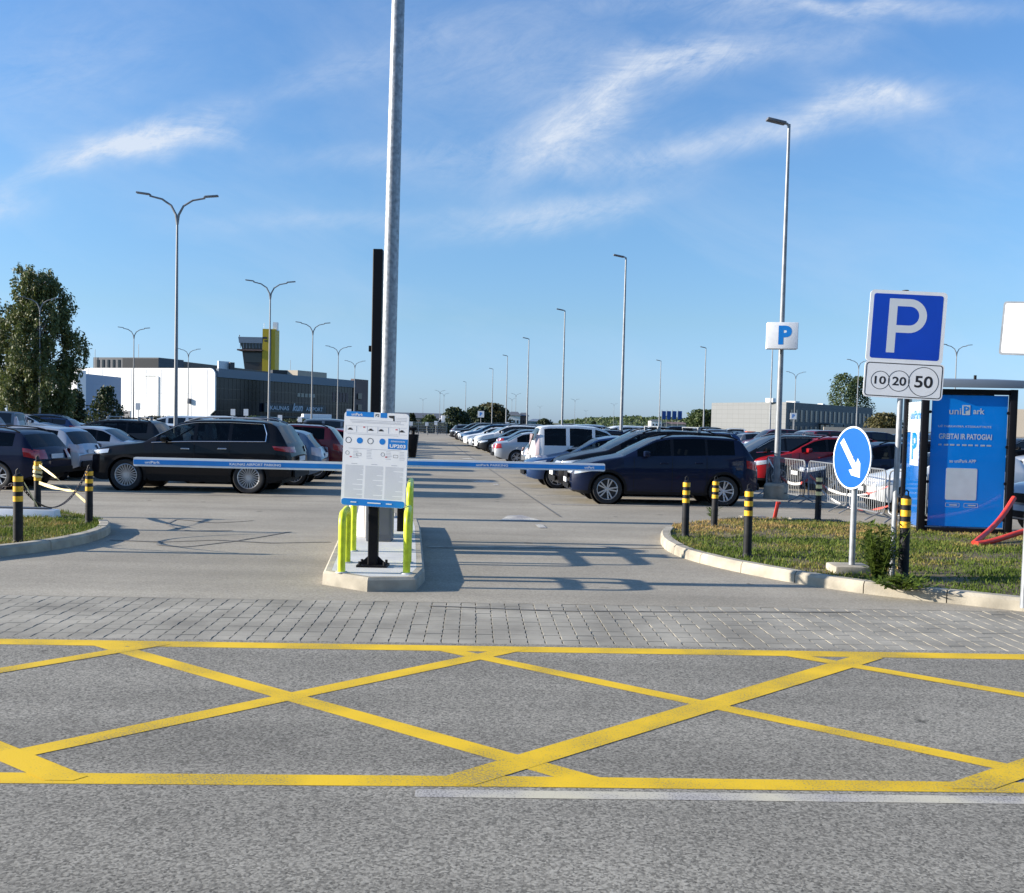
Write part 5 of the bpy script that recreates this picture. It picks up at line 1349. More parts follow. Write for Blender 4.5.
def wallbox(name, m, p, q, h, thick, par, z0=0, bevel=0, **k):      # a block whose front runs from p to q, depth away from the camera
    d = q-p; d.z = 0; n = Vector((-d.y, d.x, 0)).normalized()
    if n.y < 0: n = -n
    L_ = d.length; mb = MB(); mb.box((L_/2, thick/2, (h+z0)/2), (L_, thick, h-z0)); o = mb.build(name, m, par, bevel=bevel, **k)
    o.location = (p.x, p.y, 0) if not par else (p.x-par.location.x, p.y-par.location.y, 0); o.rotation_euler.z = math.atan2(d.y, d.x); return o
def at(px, d): v = D(px, 425, d); return Vector((v.x, v.y, 0))
def hgt(px, py, d): return D(px, py, d).z
# terminal: white end wall and the long glazed front
wp, wq = at(72, 184), at(214.5, 172); gq = at(352, 214)
t = thing('terminal_building', 'long airport terminal with bright white end wall and dark glazed front', 'building', (wp.x, wp.y, 0))
hW = hgt(140, 368, 178)
d_ = wq-wp; Lw = d_.length; mb = MB(); r_ = 1.1
poly = [(0, 0), (Lw-.9, 0), (Lw-.9, 1.9), (Lw, 2.6), (Lw, hW-r_)]+[(Lw-r_+r_*math.cos(a), hW-r_+r_*math.sin(a)) for a in np.linspace(0, PI/2, 7)][1:]+[(0, hW)]
mb.panel(poly, 0, .35); wo = mb.build('white_wall', M['white_wall'], t); wo.rotation_euler.z = math.atan2(d_.y, d_.x)
mb = MB()
for x in np.linspace(.12, .95, 9): mb.box((Lw*x, -.015, hW/2), (.05, .03, hW-.3))
mb.box((Lw*.48, -.012, hW*.55), (Lw*.94, .024, .04)); jn = mb.build('panel_joint', M['grey_ink'], wo, smooth=0)
mb = MB(); mb.box((Lw*.835, -.25, hW*.42), (.5, .5, .9)); mb.build('wall_box', M['grey_cab'], wo, bevel=.03)
mb = MB(); mb.tube([(Lw*.52, -.12, hW-1.3), (Lw*.60, -.12, hW-1.3), (Lw*.62, -.12, hW-1.5), (Lw*.62, -.12, .2)], .09, 8); mb.build('downpipe', M['sheet_white'], wo)
mb = MB(); mb.box((Lw*.40, -.03, 1.1), (1.6, .08, 2.2)); mb.build('door', M['grey_cab'], wo)
gdv = (gq-wq); Lg = gdv.length; ga_ = math.atan2(gdv.y, gdv.x)
def ft(px):                                             # how far along the glazed front a sight line meets it
    k = (px-512)/1000*math.cos(0); return (k*wq.y-wq.x)/(gdv.x-k*gdv.y)
gl = MB(); gl.box((Lg/2, .15, hW/2), (Lg, .3, hW-.2)); go = gl.build('glazed_front', M['dark_glass'], t); go.location = (wq.x-wp.x+.05, wq.y-wp.y+.4, 0); go.rotation_euler.z = ga_
mb = MB(); mb.box((Lg/2, -.30, hW-.75), (Lg, .5, 1.5)); mb.build('fascia', M['fascia'], go)
mb = MB()
for k in range(1, 40): mb.box((Lg*k/40, -.03, (hW-1.5)/2), (.05, .03, hW-1.5))
for z in (2.6, 4.6, 6.4): mb.box((Lg/2, -.02, z), (Lg, .03, .05))
mb.build('mullions', M['win_dark'], go, smooth=0)
M['lit_white'] = mat('white_sign_letters', (.45, .5, .56), .5)
mb = MB(); text_mb(mb, 'KAUNAS', Lg*(ft(265)+ft(284))/2, 3.4, -.75, h=.8, w=Lg*(ft(284)-ft(265)), bold=.02); text_mb(mb, 'AIRPORT', Lg*(ft(301)+ft(318))/2, 3.4, -.75, h=.8, w=Lg*(ft(318)-ft(301)), bold=.02)
text_mb(mb, 'kun', Lg*(ft(287.5)+ft(298))/2, 3.65, -.75, h=1.5, w=Lg*(ft(298)-ft(287.5)), bold=.03, shear=.3); mb.build('lettering', M['lit_white'], go, smooth=0)
mb = MB(); mb.box((Lg*(ft(260)+ft(322))/2, -.45, 3.4), (Lg*(ft(322)-ft(260)), .25, 1.6)); mb.build('sign_band', M['dark_band'], go)
mb = MB(); mb.box((Lg/2+2, -2.5, 1.75), (Lg*.9, 4.0, .25)); mb.build('canopy', M['dark_band'], go)
for f_ in (.55, .83):
    mb = MB()
    for k in range(5): mb.box((Lg*f_+k*1.3, -.05, hW*.62), (.9, .04, .7 if f_ < .7 else 2.0))
    mb.build('window_blind', M['beige_wall'] if f_ < .7 else M['brown_wall'], go, smooth=0)
fp = [(.3, .6), (wq.x-wp.x-.4, wq.y-wp.y+.6), (gq.x-wp.x-.5, gq.y-wp.y), (-20, gq.y-wp.y+15)]; mb = MB(); mb.prism(fp, .2, hW-.25); mb.build('core', M['dark_band'], t, smooth=0)
mb = MB(); mb.box((Lg+3, .2, (hW+.4)/2), (6, .8, hW+.4)); en = mb.build('end_wing', M['brown_wall'], go)
for k in range(3): mb = MB(); mb.box((Lg+2.0, -.52, 1.8+k*2.4), (1.6, .06, 1.2)); mb.build('window', M['win_dark'], en)
# set-back upper storey
up1, upc, up2 = at(93, 205), at(158, 200), at(272, 250)
hU = hgt(158, 357.5, 200)
u1 = wallbox('upper_storey', M['clad_dark'], up1, upc, hU, 8, t, z0=hW-1)
u2 = wallbox('upper_storey', M['dark_band'], upc, up2, hU-.2, 8, t, z0=hW-1)
mb = MB()
for k in range(9): mb.box((1.2+k*1.3, -.05, hU-1.3), (.5, .06, 1.7))
mb.build('window', M['win_dark'], u1, smooth=0)
rb = wallbox('roof_plant', M['beige_wall'], at(297, 222), at(326, 232), hgt(310, 371.5, 227), 5, t, z0=hW-.3)
rb = wallbox('roof_plant', M['dark_band'], at(272, 222), at(297, 224), hgt(285, 370, 222), 5, t, z0=hW-.3)
rb = wallbox('roof_plant', M['white_wall'], at(218, 215), at(229, 217), hgt(224, 361, 215), .5, t, z0=hW-.3)
rb = wallbox('roof_plant', M['dark_band'], at(229.5, 216), at(234, 217), hgt(232, 362, 215), .5, t, z0=hW-.3)
for px, pt in ((93.5, 349), (137, 344), (289, 360)): 
    p = at(px, 204 if px < 200 else 240); mb = MB(); mb.cyl((p.x-wp.x, p.y-wp.y+.6, hW-1), (p.x-wp.x, p.y-wp.y+.6, hgt(px, pt, p.y)), .05, n=6); mb.build('mast', M['steel_far'], t)
# control tower
td = 262; tp = at(262, td)
t = thing('control_tower', 'airport control tower with glazed cab and yellow shaft above the terminal roof', 'tower', (tp.x, tp.y, 0))
def tx(px): return at(px, td).x-tp.x
def tz(py): return hgt(262, py, td)
mb = MB(); mb.box(((tx(262)+tx(275))/2, 1.5, tz(329)/2), (tx(275)-tx(262)-.1, 4.6, tz(329))); sh_ = mb.build('yellow_shaft', M['yellow_tower'], t)
mb = MB(); mb.box(((tx(262)+tx(267))/2, -.85, tz(338)), (1.1, .1, .5)); mb.box(((tx(262)+tx(267))/2+.3, -.85, tz(341)), (.8, .1, .35)); mb.build('shaft_emblem', M['dark_band'], sh_, smooth=0)
mb = MB(); mb.box((tx(270.5), -.85, tz(329)/2), (.12, .1, tz(329)-.2)); mb.build('shaft_seam', M['dark_band'], sh_, smooth=0)
mb = MB(); mb.box((tx(273.5), 1.0, tz(326)), (1.2, 1.2, 2.2)); mb.build('radar_box', M['sheet_white'], t)
mb = MB(); mb.cyl((tx(263), 0, tz(329)), (tx(263), 0, tz(323)), .06); mb.build('antenna', M['sheet_white'], t)
mb = MB(); mb.panel([(tx(244), tz(370)), (tx(262), tz(370)), (tx(262), tz(349)), (tx(241), tz(349))], 0, 5); bs = mb.build('tower_stem', M['dark_band'], t)
mb = MB(); mb.box((tx(252.5), -.05, tz(358)), (tx(261)-tx(244), .2, 2.4)); mb.build('stem_window', M['win_dark'], t)
mb = MB(); mb.panel([(tx(241.5), tz(349)), (tx(262), tz(349)), (tx(262), tz(343.5)), (tx(239.5), tz(343.5))], -.4, 5.4); mb.build('cab_glass', M['win_dark'], t)
mb = MB(); mb.panel([(tx(239), tz(343.5)), (tx(262.5), tz(343.5)), (tx(263), tz(337.5)), (tx(238), tz(337.5))], -.8, 5.8); rf_ = mb.build('cab_roof', M['roof_grey'], t)
mb = MB(); mb.box((tx(250), 2.2, tz(350.5)), (tx(262)-tx(237), 7.2, .35)); mb.build('balcony', M['brown_wall'], t)
mb = MB(); 
for k in range(8): mb.box((tx(240)+k*(tx(262)-tx(240))/7, -.5, tz(346)), (.14, .1, tz(343.5)-tz(349)))
mb.build('cab_mullions', M['roof_grey'], t, smooth=0)
mb = MB(); mb.cyl((tx(238.5), 0, tz(337)), (tx(238.5), 0, tz(335.5)), .12); mb.build('roof_light', M['dark_band'], rf_)
# low grey-blue shed and the dark building at the picture edge
bp_, bq_ = at(55, 138), at(121, 160)
t = thing('low_shed', 'low blue grey flat-roofed block in front of the white terminal wall', 'building', (bp_.x, bp_.y, 0))
hs = hgt(121, 377.5, 160); b_ = wallbox('wall', M['blue_shed'], bp_, bq_, hs, .5, t)
bp_ = at(-60, 110)
t = thing('tall_shed', 'dark blue grey building with gate openings behind the large birch', 'building', (bp_.x, bp_.y, 0))
hs = hgt(5, 356, 108); b_ = wallbox('wall', M['blue_shed'], bp_, at(7, 106), hs, 4, t)
for k in range(3): mb = MB(); mb.box((1.2+k*2.2, -.04, 1.8), (1.6, .06, 3.4)); mb.build('gate', M['win_dark'], b_)
b2_ = wallbox('wing', M['white_wall'], at(20, 128), at(77, 125), hgt(60, 370, 126), 1.5, t)
# grey office block
o1, o2, o3 = at(711, 211), at(785.5, 190), at(872, 224)
t = thing('office_block', 'two-storey grey office block with panelled end and dark windowed front', 'building', (o1.x, o1.y, 0))
hO = hgt(785, 402, 190)
e1 = wallbox('end_wall', M['clad_grey'], o1, o2, hO, .4, t)
e2 = wallbox('window_wall', M['clad_dark'], o2+Vector((.35, .2, 0)), o3, hO, .4, t)
mb = MB(); mb.prism([(.3, .6), (o2.x-o1.x+.1, o2.y-o1.y+.7), (o3.x-o1.x-.4, o3.y-o1.y+.4), (o3.x-o1.x-10, o3.y-o1.y+18)], .2, hO-.2); mb.build('core', M['dark_band'], t, smooth=0)
Lf = (o3-o2).length
for k in range(18):
    x = 1.6+k*(Lf-2.6)/18
    for z, h_ in ((hO*.63, 2.3), (hO*.20, 1.8)):
        mb = MB(); mb.box((x, -.03, z), (.85, .10, h_)); w_ = mb.build('window', M['win_dark'], e2, smooth=0)
mb = MB(); mb.box((Lf*.42, -1.2, 3.0), (Lf*.17, 2.4, .3)); mb.box((Lf*.34, -2.2, 1.4), (.25, .25, 2.9)); mb.box((Lf*.50, -2.2, 1.4), (.25, .25, 2.9)); mb.build('entrance_canopy', M['clad_grey'], e2)
mb = MB(); mb.box((Lf*.42, -.1, 1.4), (Lf*.15, .2, 2.6)); mb.build('entrance_door', M['win_dark'], e2)
mb = MB(); mb.box((1.0, 4, hO+.35), (1.3, 1.5, .8)); mb.box((Lf*.3, 5, hO+.25), (2, 2, .6)); mb.box((Lf*.62, 5, hO+.2), (1.2, 1.2, .5)); mb.build('roof_unit', M['white_wall'], e2)
# white wall / trailers right, far white building behind the kiosk
t = thing('white_hall', 'cream white hall seen past the kiosk edge', 'building', (at(985, 150).x, 150, 0))
wallbox('wall', M['beige_wall'], at(985, 150), at(1080, 146), hgt(1015, 409, 148), 12, t); q = MB(); q.box((5, -.06, 1.6), (2.2, .1, 2.0)); q.build('window', M['win_dark'], t)
mb = MB(); p = at(832, 150); mb.box((5.5, 0, 1.5), (13.5, .2, 1.4)); [mb.box((.5+k*3.3, .0, .6), (.3, .15, 1.2)) for k in range(5)]; o = mb.build('hoarding', M['beige_wall'], None, (p.x, 150, 0)); tag(o, 'pale hoarding in front of the dark office front', 'fence')
mb = MB(); mb.box((0, 0, .75), (.85, .9, 1.5)); mb.box((0, -.46, .8), (.6, .05, 1.1)); p = at(750.5, 95); o = mb.build('orange_cabin', mat('orange_red_paint', (.55, .12, .05), .5), None, (p.x, 95, 0), bevel=.05); tag(o, 'small orange red cabin among the car roofs before the grey office end', 'cabin')
# far hangar and houses in the middle
t = thing('long_hangar', 'long beige hangar with dark roof beyond the end of the aisle', 'building', (at(385, 300).x, 300, 0))
h1 = hgt(430, 418.2, 300); w_ = wallbox('wall', M['beige_wall'], at(380, 300), at(505, 312), h1, 20, t)
mb = MB(); Lh = (at(505, 312)-at(380, 300)).length; hr = hgt(430, 413, 305)
mb.add([(0, -.5, h1), (Lh, -.5, h1), (Lh, 10, hr), (0, 10, hr), (0, 20.5, h1), (Lh, 20.5, h1)], [(0, 1, 2, 3), (3, 2, 5, 4), (0, 3, 4), (1, 5, 2)]); mb.build('roof', M['roof_dark'], w_, smooth=0)
for k in range(16): mb = MB(); mb.box((2+k*2.4, -.05, h1*.62), (1.2, .1, .6)); mb.build('window', M['win_dark'], w_, smooth=0)
def house(pa, pb, d, pt, pr, mw, mr, label):
    a, b = at(pa, d), at(pb, d); h = hgt((pa+pb)/2, pt, d); hr = hgt((pa+pb)/2, pr, d); t = thing('house', label, 'building', (a.x, a.y, 0), 0, 'far houses beyond the car park'); w_ = wallbox('wall', mw, a, b, h, 9, t)
    L_ = (b-a).length; mb = MB(); mb.add([(-.3, -.4, h), (L_+.3, -.4, h), (L_-L_*.2, 4.5, hr), (L_*.2, 4.5, hr), (-.3, 9.4, h), (L_+.3, 9.4, h)], [(0, 1, 2, 3), (3, 2, 5, 4), (0, 3, 4), (1, 5, 2)]); mb.build('roof', mr, w_, smooth=0)
    for k in range(3): mb = MB(); mb.box((L_*(.2+.3*k), -.04, h*.55), (L_*.12, .1, h*.22)); mb.build('window', M['win_dark'], w_, smooth=0)
house(508, 520, 250, 415.5, 411.5, M['white_wall'], M['roof_dark'], 'white house with dark hipped roof behind the round dark trees')
house(519, 528, 255, 416, 412.5, M['brown_wall'], M['roof_dark'], 'brown house beside the white hipped house')
house(528, 552, 330, 421.5, 419, mat('teal_wall', (.12, .22, .26), .7), M['roof_grey'], 'low blue grey shed with flat roof beyond the white people carrier')
house(651, 662, 420, 421, 419.5, M['white_wall'], M['roof_dark'], 'small white house at the foot of the hill by the banners')
house(664, 690, 420, 424, 422, M['beige_wall'], M['brown_wall'], 'low pale houses at the foot of the hill below the banners')
# white lorry and van far off
def boxvan(px, d, w_, h_, label, rz=0):
    p = at(px, d); t = thing('delivery_van', label, 'van', (p.x, p.y, 0), rz); mb = MB(); mb.box((.3, 0, .55+(h_-.5)/2), (w_*.72, 2.0, h_-.5)); mb.build('cargo_box', M['white'], t, bevel=.06)
    mb = MB(); mb.panel([(-w_*.5, .4), (-w_*.18, .4), (-w_*.18, h_*.85), (-w_*.33, h_*.85), (-w_*.46, h_*.52), (-w_*.5, h_*.45)], -.95, .95); mb.build('cab', M['white'], t, bevel=.05)
    mb = MB(); mb.panel([(-w_*.43, h_*.53), (-w_*.21, h_*.53), (-w_*.21, h_*.78), (-w_*.335, h_*.78)], -.97, .97); mb.build('cab_window', M['win_dark'], t)
    for x in (-w_*.34, w_*.34):
        for y in (-.85, .85): mb = MB(); mb.cyl((x, y-.1, .38), (x, y+.1, .38), .38, n=16); mb.build('wheel', M['tyre'], t)
boxvan(446, 150, 2.9, 2.5, 'white box van parked at the far end of the aisle', R(5)); boxvan(314, 130, 5.0, 2.2, 'white van driving in front of the terminal sign', R(20))
# banners by the hill
for k, px in enumerate((661.5, 666.5, 672, 677.5)):
    p = at(px, 230); zt_ = hgt(px, 411, 230); t = thing('banner_flag', 'dark blue banner flag on a mast in the row of four by the hill', 'flag', (p.x, p.y, 0), 0, 'blue banner flags by the hill')
    mb = MB(); mb.cyl((0, 0, 0), (0, 0, zt_+.3), .06, n=6); mb.build('mast', M['steel_far'], t); mb = MB(); mb.grid([[(x, -.08+.05*math.sin(x*5+z), z) for x in np.linspace(.05, .95, 6)] for z in np.linspace(zt_-1.9, zt_, 5)]); mb.build('cloth', M['banner'], t, fix=False)
# fence at the far end of the aisle
fa, fb = at(380, 122), at(447, 124)
t = thing('mesh_fence', 'pale mesh fence closing the far end of the aisle', 'fence', (fa.x, fa.y, 0))
Lf_ = (fb-fa).length; fr = math.atan2(fb.y-fa.y, fb.x-fa.x)
for k in range(8): mb = MB(); mb.box((Lf_*k/7*math.cos(fr), Lf_*k/7*math.sin(fr), .8), (.06, .06, 1.6)); mb.build('post', M['steel_far'], t)
mb = MB()
for z in (.2, .5, .8, 1.1, 1.55): mb.box((Lf_/2, 0, z), (Lf_, .03, .035))
for k in range(60): mb.box((Lf_*k/60, 0, .85), (.02, .02, 1.5))
o = mb.build('mesh_panel', M['steel'], t, smooth=0); o.rotation_euler.z = fr

# ================================================================== trees
def leaf_mat(name, a, b_, c_):
    m, nt, b = new_mat(name); at_ = nt.nodes.new('ShaderNodeAttribute'); at_.attribute_name = 'tone'; r = nt.nodes.new('ShaderNodeValToRGB'); e = r.color_ramp.elements
    e[0].color = (*a, 1); e[1].color = (*c_, 1); x = e.new(.5); x.color = (*b_, 1); nt.links.new(at_.outputs['Fac'], r.inputs['Fac']); nt.links.new(r.outputs['Color'], b.inputs['Base Color']); b.inputs['Roughness'].default_value = .6
    tr = nt.nodes.new('ShaderNodeBsdfTranslucent'); nt.links.new(r.outputs['Color'], tr.inputs['Color']); mx = nt.nodes.new('ShaderNodeMixShader'); mx.inputs[0].default_value = .25
    nt.links.new(b.outputs[0], mx.inputs[1]); nt.links.new(tr.outputs[0], mx.inputs[2]); nt.links.new(mx.outputs[0], nt.nodes['Material Output'].inputs['Surface']); return m
M['leaf_birch'] = leaf_mat('birch_leaves', (.040, .060, .018), (.080, .110, .030), (.17, .16, .045))
M['leaf_dark'] = leaf_mat('dark_leaves', (.014, .028, .012), (.030, .050, .018), (.06, .075, .022))
M['leaf_green'] = leaf_mat('green_leaves', (.035, .06, .02), (.065, .10, .03), (.12, .14, .04))
M['leaf_olive'] = leaf_mat('olive_leaves', (.05, .05, .02), (.09, .085, .03), (.15, .12, .04))
def foliage(pts, size, droop, mname, parent, seed, name='crown', tone_c=.45):
    r = np.random.default_rng(seed); n = len(pts); s = size*r.uniform(.6, 1.3, n)
    a = r.uniform(0, 2*PI, n); el = r.uniform(-1.2, 1.0, n)-droop; u = np.stack([np.cos(a)*np.cos(el), np.sin(a)*np.cos(el), np.sin(el)], 1)
    w = r.normal(size=(n, 3)); w -= (w*u).sum(1)[:, None]*u; w /= np.linalg.norm(w, axis=1)[:, None]
    L_ = s*(1+droop*1.2); W_ = s*.45
    v = np.stack([pts, pts+u*(L_*.5)[:, None]+w*W_[:, None], pts+u*L_[:, None], pts+u*(L_*.5)[:, None]-w*W_[:, None]], 1)
    me = bpy.data.meshes.new(name); me.from_pydata(v.reshape(-1, 3).tolist(), [], [(4*i, 4*i+1, 4*i+2, 4*i+3) for i in range(n)])
    at_ = me.attributes.new('tone', 'FLOAT', 'POINT'); at_.data.foreach_set('value', np.repeat(np.clip(r.normal(tone_c, .2, n), 0, 1), 4)); me.materials.append(M[mname])
    o = bpy.data.objects.new(name, me); COL.objects.link(o); o.parent = parent; return o
def tree(label, loc, h, rad, mname, seed, n=3000, leaf=.35, shape='round', trunk=.18, base=.15, barkm='bark', name='broadleaf_tree', tone=.45, group=None, droop=.2):
    t = thing(name, label, 'tree', loc, 0, group); r = np.random.default_rng(seed); rr = random.Random(seed)
    mb = MB(); mb.tube([(0, 0, -.1), (.02*h*.3, 0, h*.3), (-.01*h, .01*h, h*.6), (0, 0, h*.93)], [trunk, trunk*.75, trunk*.45, trunk*.08], 10); limbs = []
    for k in range(14):
        z = h*(base+.08+(.75-base)*k/14); a = k*2.4+rr.uniform(-.4, .4)
        f = ((z/h)-base)/(1-base); prof = {'round': math.sin(PI*min(1, max(.05, f*.9+.12)))**.6, 'column': min(1, .55+f)*(1-f**3)**.5 if f < 1 else 0, 'cone': 1-f*.92, 'birch': (min(1, .62+.7*f))*(1-max(0, f)**3.2)**.6}[shape]
        L_ = rad*prof*.75; e = Vector((math.cos(a)*L_, math.sin(a)*L_, z+L_*(.5 if shape != 'cone' else -.05))); mb.tube([(0, 0, z), Vector((0, 0, z)).lerp(e, .5)+Vector((0, 0, L_*.08)), e], [trunk*.35, trunk*.2, trunk*.05], 6)
    mb.build('trunk', M[barkm], t)
    pts = []
    nb = 46
    cl = []
    for k in range(nb):
        f = (k+.5)/nb; f = f+rr.uniform(-.02, .02); f = min(.985, max(.01, f))
        prof = {'round': math.sin(PI*min(1, max(.05, f*.86+.14)))**.6, 'column': min(1, .55+f)*(1-f**3)**.5, 'cone': 1-f*.93, 'birch': (min(1, .62+.7*f))*(1-f**3.2)**.6}[shape]
        a = k*2.39996; q = rad*prof*rr.uniform(.45, .82); cl.append((math.cos(a)*q, math.sin(a)*q, h*(base+(1-base)*f), rad*(.30+.14*rr.random())*(.6+.4*prof)))
    per = n//nb
    for x, y, z, s in cl:
        d = r.normal(size=(per, 3)); d /= np.linalg.norm(d, axis=1)[:, None]; q = d*(s*r.random(per)**.4)[:, None]
        if shape == 'birch': q[:, 2] = q[:, 2]*1.1-np.abs(r.normal(0, .9*s, per))
        if shape == 'cone': q[:, 2] *= .35
        pts.append(q+np.array([x, y, z]))
    pts = np.concatenate(pts); pts[:, 2] = np.clip(pts[:, 2], h*base*.4, h)
    foliage(pts, leaf, droop, mname, t, seed+1, tone_c=tone); return t
def birch(label, loc, h, rad, seed, nlobe, per, leaf):
    t = thing('birch_tree', label, 'tree', loc); r = np.random.default_rng(seed); rr = random.Random(seed)
    mb = MB(); tr = [(0, 0, -.1), (.12, 0, h*.25), (-.10, .1, h*.5), (.15, 0, h*.75), (.05, 0, h*.96)]; mb.tube(tr, [.26, .2, .15, .09, .02], 10)
    pts = []; tones = []
    for k in range(nlobe):
        f = (k+.5)/nlobe; z = h*(.16+.80*f); prof = min(1, .78+.55*f)*(1-max(0, f-.30)**2*1.25)
        a = k*2.39996+rr.uniform(-.3, .3); q = rad*prof*rr.choice((.35, .6, .8, .95, 1.08))*rr.uniform(.85, 1.1); c_ = Vector((math.cos(a)*q, math.sin(a)*q, z))
        st_ = Vector((0, 0, max(h*.12, z-q*.8))); mb.tube([st_, st_.lerp(c_, .55)+Vector((0, 0, .25)), c_], [.07, .045, .012], 6)
        s = rad*rr.uniform(.20, .40)
        for m in range(rr.randint(9, 16)):
            d = r.normal(size=3)*s*np.array([.55, .55, .40]); p0 = np.array(c_)+d; ln = rr.uniform(.5, 1.0)*(1.0+1.3*(1-f)) ; n = int(per*ln)
            tt = r.random(n); sw = r.normal(0, .10, 2)
            q_ = np.stack([p0[0]+sw[0]*tt*ln+r.normal(0, .11, n), p0[1]+sw[1]*tt*ln+r.normal(0, .11, n), p0[2]-tt*ln+r.normal(0, .08, n)], 1); q_[:, 2] = np.maximum(q_[:, 2], .5); pts.append(q_)
    mb.build('trunk', M['birch_bark'], t); foliage(np.concatenate(pts), leaf, .8, 'leaf_birch', t, seed+1, tone_c=.5); return t
p = at(37, 74); hb = hgt(38, 263, 74)
birch('large drooping birch with dense green crown behind the double-armed lamp', (p.x, 74, 0), hb, 2.55, 31, 60, 44, .135)
p = at(-17, 78); birch('drooping birch mostly outside the picture beside the large birch', (p.x, 78, 0), hgt(0, 288, 78), 2.2, 35, 34, 38, .15)
p = at(77, 88); tree('dark conical conifer next to the birch before the low shed', (p.x, 88, 0), hgt(77, 391, 88), 1.35, 'leaf_dark', 41, 3500, .2, 'cone', .12, .02, name='conifer_tree', droop=.3)
p = at(106, 84); tree('small spiky dark tree in front of the low blue grey block', (p.x, 84, 0), hgt(106, 387, 84), 2.3, 'leaf_dark', 43, 2600, .20, 'cone', .10, .10, name='small_tree', droop=.1)
for px, d, top, rad, mn, sd, sh, lb in ((491, 165, 404.5, 3.3, 'leaf_olive', 51, 'round', 'round olive tree, broadest of the trees beyond the aisle'), (478, 160, 408, 2.6, 'leaf_dark', 52, 'round', 'dark round tree just before the broad olive tree'),
                                     (454, 150, 409, 2.1, 'leaf_dark', 53, 'round', 'dark tree in front of the long hangar'), (461, 152, 412, 1.9, 'leaf_dark', 54, 'round', 'smaller dark tree between hangar tree and olive tree'), (503, 170, 408.5, 1.4, 'leaf_dark', 55, 'cone', 'narrow dark conifer beside the broad olive tree'),
                                     (412, 150, 414, .9, 'leaf_dark', 56, 'cone', 'thin dark conifer in front of the hangar end'), (430, 150, 416, 1.5, 'leaf_green', 57, 'round', 'low green tree in front of the hangar middle'), (544, 200, 419.5, 1.7, 'leaf_dark', 58, 'round', 'small dark tree above the white people carrier roof'),
                                     (594, 260, 421.5, .9, 'leaf_dark', 59, 'cone', 'single dark conifer in front of the hill'), (841, 265, 374, 4.6, 'leaf_green', 61, 'column', 'tall green poplar behind the office block'), (857, 268, 377, 4.4, 'leaf_green', 62, 'column', 'second tall poplar, partly behind the coin panel post lamp'),
                                     (702, 222, 410.5, 4.2, 'leaf_green', 63, 'round', 'green round tree at the end of the grey office block'), (884, 190, 414, 3.4, 'leaf_olive', 64, 'round', 'olive bush between the office block and the kiosk'), (990, 190, 404, 3.0, 'leaf_green', 65, 'round', 'green tree top behind the kiosk')):
    p = at(px, d); tree(lb, (p.x, d, 0), hgt(px, top, d), rad, mn, sd, 2400 if rad < 3 else 4200, .30 if rad < 2 else .42, sh, .16, .08, droop=.15)
# planted shrubs and hedges
def hedge(pa, pb, d, top, mn, label, seed, n=1800):
    a, b = at(pa, d), at(pb, d); h = hgt((pa+pb)/2, top, d); r = np.random.default_rng(seed); L_ = (b-a).length; t = r.random(n); pts = np.stack([t*(b.x-a.x), r.normal(0, .6, n), h*(.55+.35*vnoise(t*L_+30, t*0+seed, 1.6, seed))*r.random(n)**.45], 1)
    o = foliage(pts, .32, .1, mn, None, seed, 'hedge'); o.location = (a.x, d, 0); tag(o, label, 'hedge')
hedge(238, 275, 118, 413, 'leaf_green', 'sunlit green hedge at the foot of the terminal glass', 71)
hedge(276, 345, 128, 418, 'leaf_dark', 'dark low hedge below the terminal sign', 72)
hedge(400, 450, 140, 421, 'leaf_dark', 'dark hedge behind the far mesh fence', 73, 2600)
hedge(448, 530, 142, 423, 'leaf_dark', 'dark hedge under the round dark trees', 74, 3000)
hedge(146, 200, 130, 413, 'leaf_olive', 'dry olive hedge at the foot of the white wall', 75, 900)
# wooded hill
xs = np.linspace(at(560, 900).x, at(760, 900).x, 60); mb = MB(); rows = []
for k, y in enumerate((760, 860, 900, 960, 1100)):
    zz = [0, .75, 1, .9, 0][k]; rows.append([(x*y/900, y, -1+zz*max(0, (1+hgt(650, 418.5, 900))*(math.sin(PI*min(1, max(0, (i+2)/63)))**.55)*(1+.07*math.sin(i*1.7)+.05*math.sin(i*.6+2)))) for i, x in enumerate(xs)])
mb.grid(rows); M['hill'] = mat('wooded_hillside', (.055, .085, .05), .95, var=.45, vscale=.05); struct(mb.build('hill', M['hill']))
r = np.random.default_rng(5); pts = []
for i in range(7000):
    u, v = r.random()*57, r.random()*3; i0, k0 = int(u), int(v); fu, fv = u-i0, v-k0
    A_, B_, C_, D_ = (np.array(rows[k0][i0]), np.array(rows[k0][i0+1]), np.array(rows[k0+1][i0]), np.array(rows[k0+1][i0+1])); pts.append((A_*(1-fu)+B_*fu)*(1-fv)+(C_*(1-fu)+D_*fu)*fv+np.array([0, 0, r.random()*1.6]))
o = foliage(np.array(pts), 1.9, .0, 'leaf_green', None, 9, 'foliage_mass'); stuff(o, 'far green wood covering the low hill', 'wood')

r = np.random.default_rng(77); n = 16000; x = r.uniform(-70, 70, n); pts = np.stack([x, r.uniform(-46, -38, n), (5.5+5*vnoise(x+100, x*0+3, 6, 4))*r.random(n)**.6], 1)  # unseen leaf belt, added so car paint and kiosk glass reflect something dark
o = foliage(pts, .9, .1, 'leaf_dark', None, 78, 'foliage_mass'); stuff(o, 'unseen dark foliage belt added behind the camera to darken reflections', 'wood')
CLOUD = (2.7, 2.9, 3.2, 1); EXPO = 1.0
